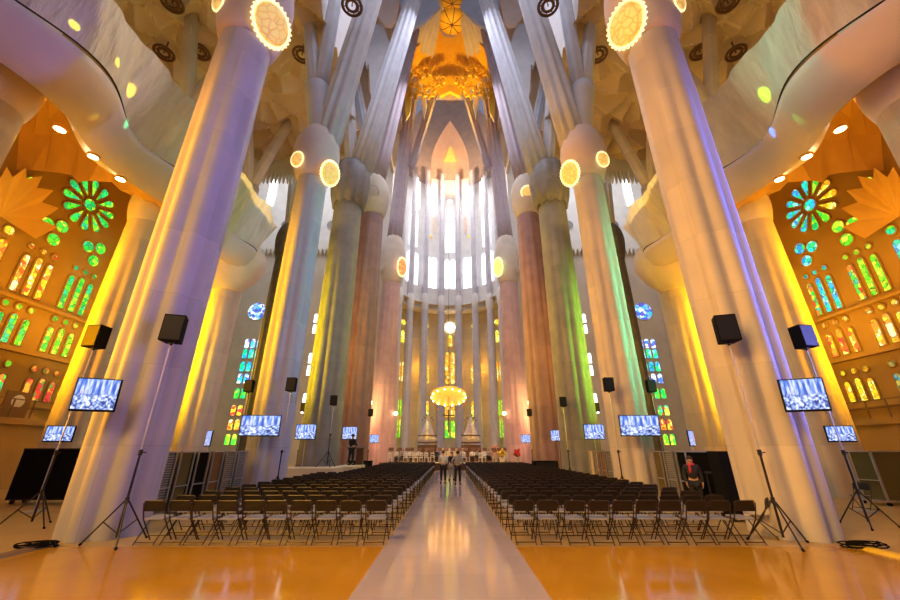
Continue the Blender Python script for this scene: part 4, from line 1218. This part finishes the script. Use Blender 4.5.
for i in range(14):
    a = 2 * PI * i / 14; b = MB(); b.ell((2.45 * math.cos(a), 2.45 * math.sin(a), -.22), (.12, .12, .14), 10, 6); tp(b).build('hanging_lamp', M['lamp_warm'], t, True)
for s in (-1, 1):
    b = MB(); b.tube([(s * 2.4, 0, -.3), (s * 2.35, 0, -1.0), (s * 1.9, 0, -1.6), (s * 1.2, 0, -2.0)], .05, 6); b.build('vine', M['gilt'], t, True)
b = MB(); b.tube([(0, 0, .9), (0, 0, 26)], .03, 5); b.build('cable', M['black_metal'], t)
t = thing('crucifix', 'small crucifix hanging below the gilded canopy', 'crucifix', (-.2, 55.5, 4.6))
b = MB(); b.box((0, 0, 1.0), (.16, .14, 3.0)); b.box((0, 0, 1.75), (1.7, .14, .16)); b.build('cross', M['wood'], t)
b = MB(); b.tube([(0, 0, 2.5), (0, 0, 4.9)], .02, 5); b.build('cord', M['black_metal'], t)
for i, (x, lab) in enumerate(((-2.95, 'left'), (2.75, 'right'))):
    t = thing('pipe_organ', 'tent shaped cluster of pale organ pipes %s of the altar' % lab, 'organ', (x, 53.0, .9))
    b = MB(); b.box((0, 0, .75), (2.5, 1.2, 1.5)); b.build('case', M['wood'], t)
    for k in range(17):
        f = (k - 8) / 8; top = 5.3 - 2.6 * abs(f) ** 1.1; bot = 1.75 + .35 * abs(f)
        q = MB(); xx = f * 1.18; yy = -.35 * math.cos(f * 1.4)
        q.tube([(xx, yy, bot - .15), (xx, yy, bot), (xx * .72, yy * .8, top)], [.02, .056, .03], 8); q.build('pipe', M['organ_pipe'], t, True)
    b = MB(); b.tube([(1.24 * f / 8, -.46 * math.cos(f / 8 * 1.4), 2.7) for f in range(-8, 9)], .07, 6); b.tube([(1.24 * f / 8, -.46 * math.cos(f / 8 * 1.4), 1.8) for f in range(-8, 9)], .09, 6); b.build('band', M['wood'], t, True)
    b = MB()
    for k in range(9): b.ell(((k - 4) * .18, -.2, 5.1 - .12 * abs(k - 4) + .25 * (k % 2)), (.09, .09, .16), 8, 6)
    b.build('finial', M['dark_cap'], t)

# orchestra seats and desks on the platform
base = None
rnd = random.Random(11)
for r in range(2):
    for k in range(10):
        x = -6.1 + k * 1.3 + (r % 2) * .6 + rnd.uniform(-.3, .3); y = 41.6 + r * 2.2 + rnd.uniform(-.3, .3)
        if x > 6.4: continue
        if abs(x + .2) < 1.1 and r < 2: continue
        lab = 'cream orchestra chair on the altar platform, %s row, %s from the left' % (ORD[r], ORD[k])
        if base is None:
            b = MB(); b.box((0, 0, .46), (.44, .44, .06)); b.box((0, -.2, .86), (.40, .05, .16)); b.box((0, -.2, .62), (.40, .05, .10)); b.box((-.18, -.2, .7), (.04, .05, .44)); b.box((.18, -.2, .7), (.04, .05, .44))
            for xx in (-.19, .19):
                for yy in (-.19, .19): b.box((xx, yy, .22), (.04, .04, .44))
            base = b.build('orchestra_chair', M['white_cloth']); o = base
        else:
            o = base.copy(); COL.objects.link(o)
        o.location = (x, y, .62); o.rotation_euler = (0, 0, .15 * math.sin(k * 1.7 + r)); tag(o, lab, 'chair', 'orchestra chairs on the altar platform')
base = None
for k in range(18):
    x = -6.1 + k * .71; y = 42.1 + (k % 3) * 1.35
    lab = 'thin music stand among the orchestra chairs, %s from the left' % ORD[k]
    if base is None:
        base = thing('music_stand', lab, 'music stand', (x, y, .62), 0, 'music stands on the altar platform')
        b = MB(); b.tube([(0, 0, .02), (0, 0, 1.15)], .02, 6); b.lathe([(.2, 0), (.2, .02), (.03, .05)], 10); b.build('pole', M['black_metal'], base)
        b = MB(); b.box((0, -.03, 1.25), (.5, .03, .34), Matrix.Rotation(-.35, 3, 'X')); b.build('desk', M['wood'], base); o = base
    else: o = copy_tree(base)
    o.location = (x, y, .62); tag(o, lab, 'music stand', 'music stands on the altar platform')
for k, (x, y) in enumerate(((-5.3, 46.4), (-3.6, 46.9), (-1.9, 46.5), (1.5, 46.8), (3.1, 46.3))):
    person('seated musician in %s clothes on the altar platform, %s from the left' % (('grey', 'white', 'dark', 'white', 'grey')[k], ORD[k]), (x, y, .62), PI + .2 * (k - 2), ('grey_cloth', 'white_cloth', 'dark_cloth', 'white_cloth', 'grey_cloth')[k], 'dark_cloth', 1.7, 'front', True)
    b = MB(); b.box((0, .02, .40), (.42, .40, .06)); b.box((0, -.02, .19), (.36, .36, .38)); o = b.build('musician_seat', M['wood']); o.location = (x, y, .62); tag(o, 'block seat under the seated musician who is %s from the left' % ORD[k], 'seat')
musicians = [o for o in bpy.data.objects if o.get('category') == 'person' and 'musician' in o.get('label', '')]
for k, (x, y) in enumerate(((-5.7, 43.6), (-4.4, 44.7), (-2.6, 43.8), (-1.5, 45.2), (1.3, 44.3), (2.4, 43.4), (3.7, 44.6), (4.3, 45.6))):
    o = copy_tree(musicians[(k * 2 + 1) % 5]); o.location = (x, y, .62); o.rotation_euler = (0, 0, PI + .3 * math.sin(k * 2.1)); tag(o, 'seated musician nearer the front of the altar platform, %s from the left' % ORD[k], 'person')
    b = MB(); b.box((0, .02, .40), (.42, .40, .06)); b.box((0, -.02, .19), (.36, .36, .38)); o = b.build('musician_seat', M['wood']); o.location = (x, y, .62); tag(o, 'block seat nearer the front of the platform under a musician, %s from the left' % ORD[k], 'seat')
# flowers and plant at the right of the platform
for (x, y, mat_, lab, r) in ((5.2, 41.0, 'yellow', 'yellow and white flower arrangement at the right platform edge', .30), (5.0, 44.2, 'orange', 'round orange red flower bush on the right of the platform', .55), (6.9, 42.0, 'red_cloth', 'slim dark red flowering plant before the pink column', .28)):
    t = thing('flower_arrangement', lab, 'flowers', (x, y, .62)); b = MB(); b.lathe([(.18, 0), (.26, .45), (.24, .5)], 16); b.build('pot', M['cream'], t)
    b = MB(); rnd = random.Random(int(x * 10))
    for i in range(40): b.ell((rnd.gauss(0, r * .5), rnd.gauss(0, r * .5), .95 + rnd.gauss(0, r * .5)), (.12, .12, .09), 8, 5)
    b.build('blossom', M[mat_], t); b = MB()
    for i in range(24): b.tube([(0, 0, .45), (rnd.gauss(0, r * .5), rnd.gauss(0, r * .5), .9 + rnd.gauss(0, r * .3))], .02, 4)
    b.build('foliage', M['green_leaf'], t)
# bright lamps on the pink columns and at the side chapels
for s in (-1, 1):
    for (x, y, z, lab) in ((6.7, 48.5, 6.0, 'on the inner side of the pink column'), (11.4, 56.6, 8.2, 'between the dark red and pink columns')):
        t = thing('wall_lamp', 'glaring warm spot lamp %s at %s' % (lab, NAMES[s]), 'lamp', (s * x, y, z))
        b = MB(); b.ell((0, -.1, 0), (.24, .2, .24), 14, 8); b.build('bulb', M['lamp_warm'], t, True)
        b = MB(); b.tube([(0, 0, 0), (s * .35, .35, 0)], .05, 6); b.build('arm', M['black_metal'], t)
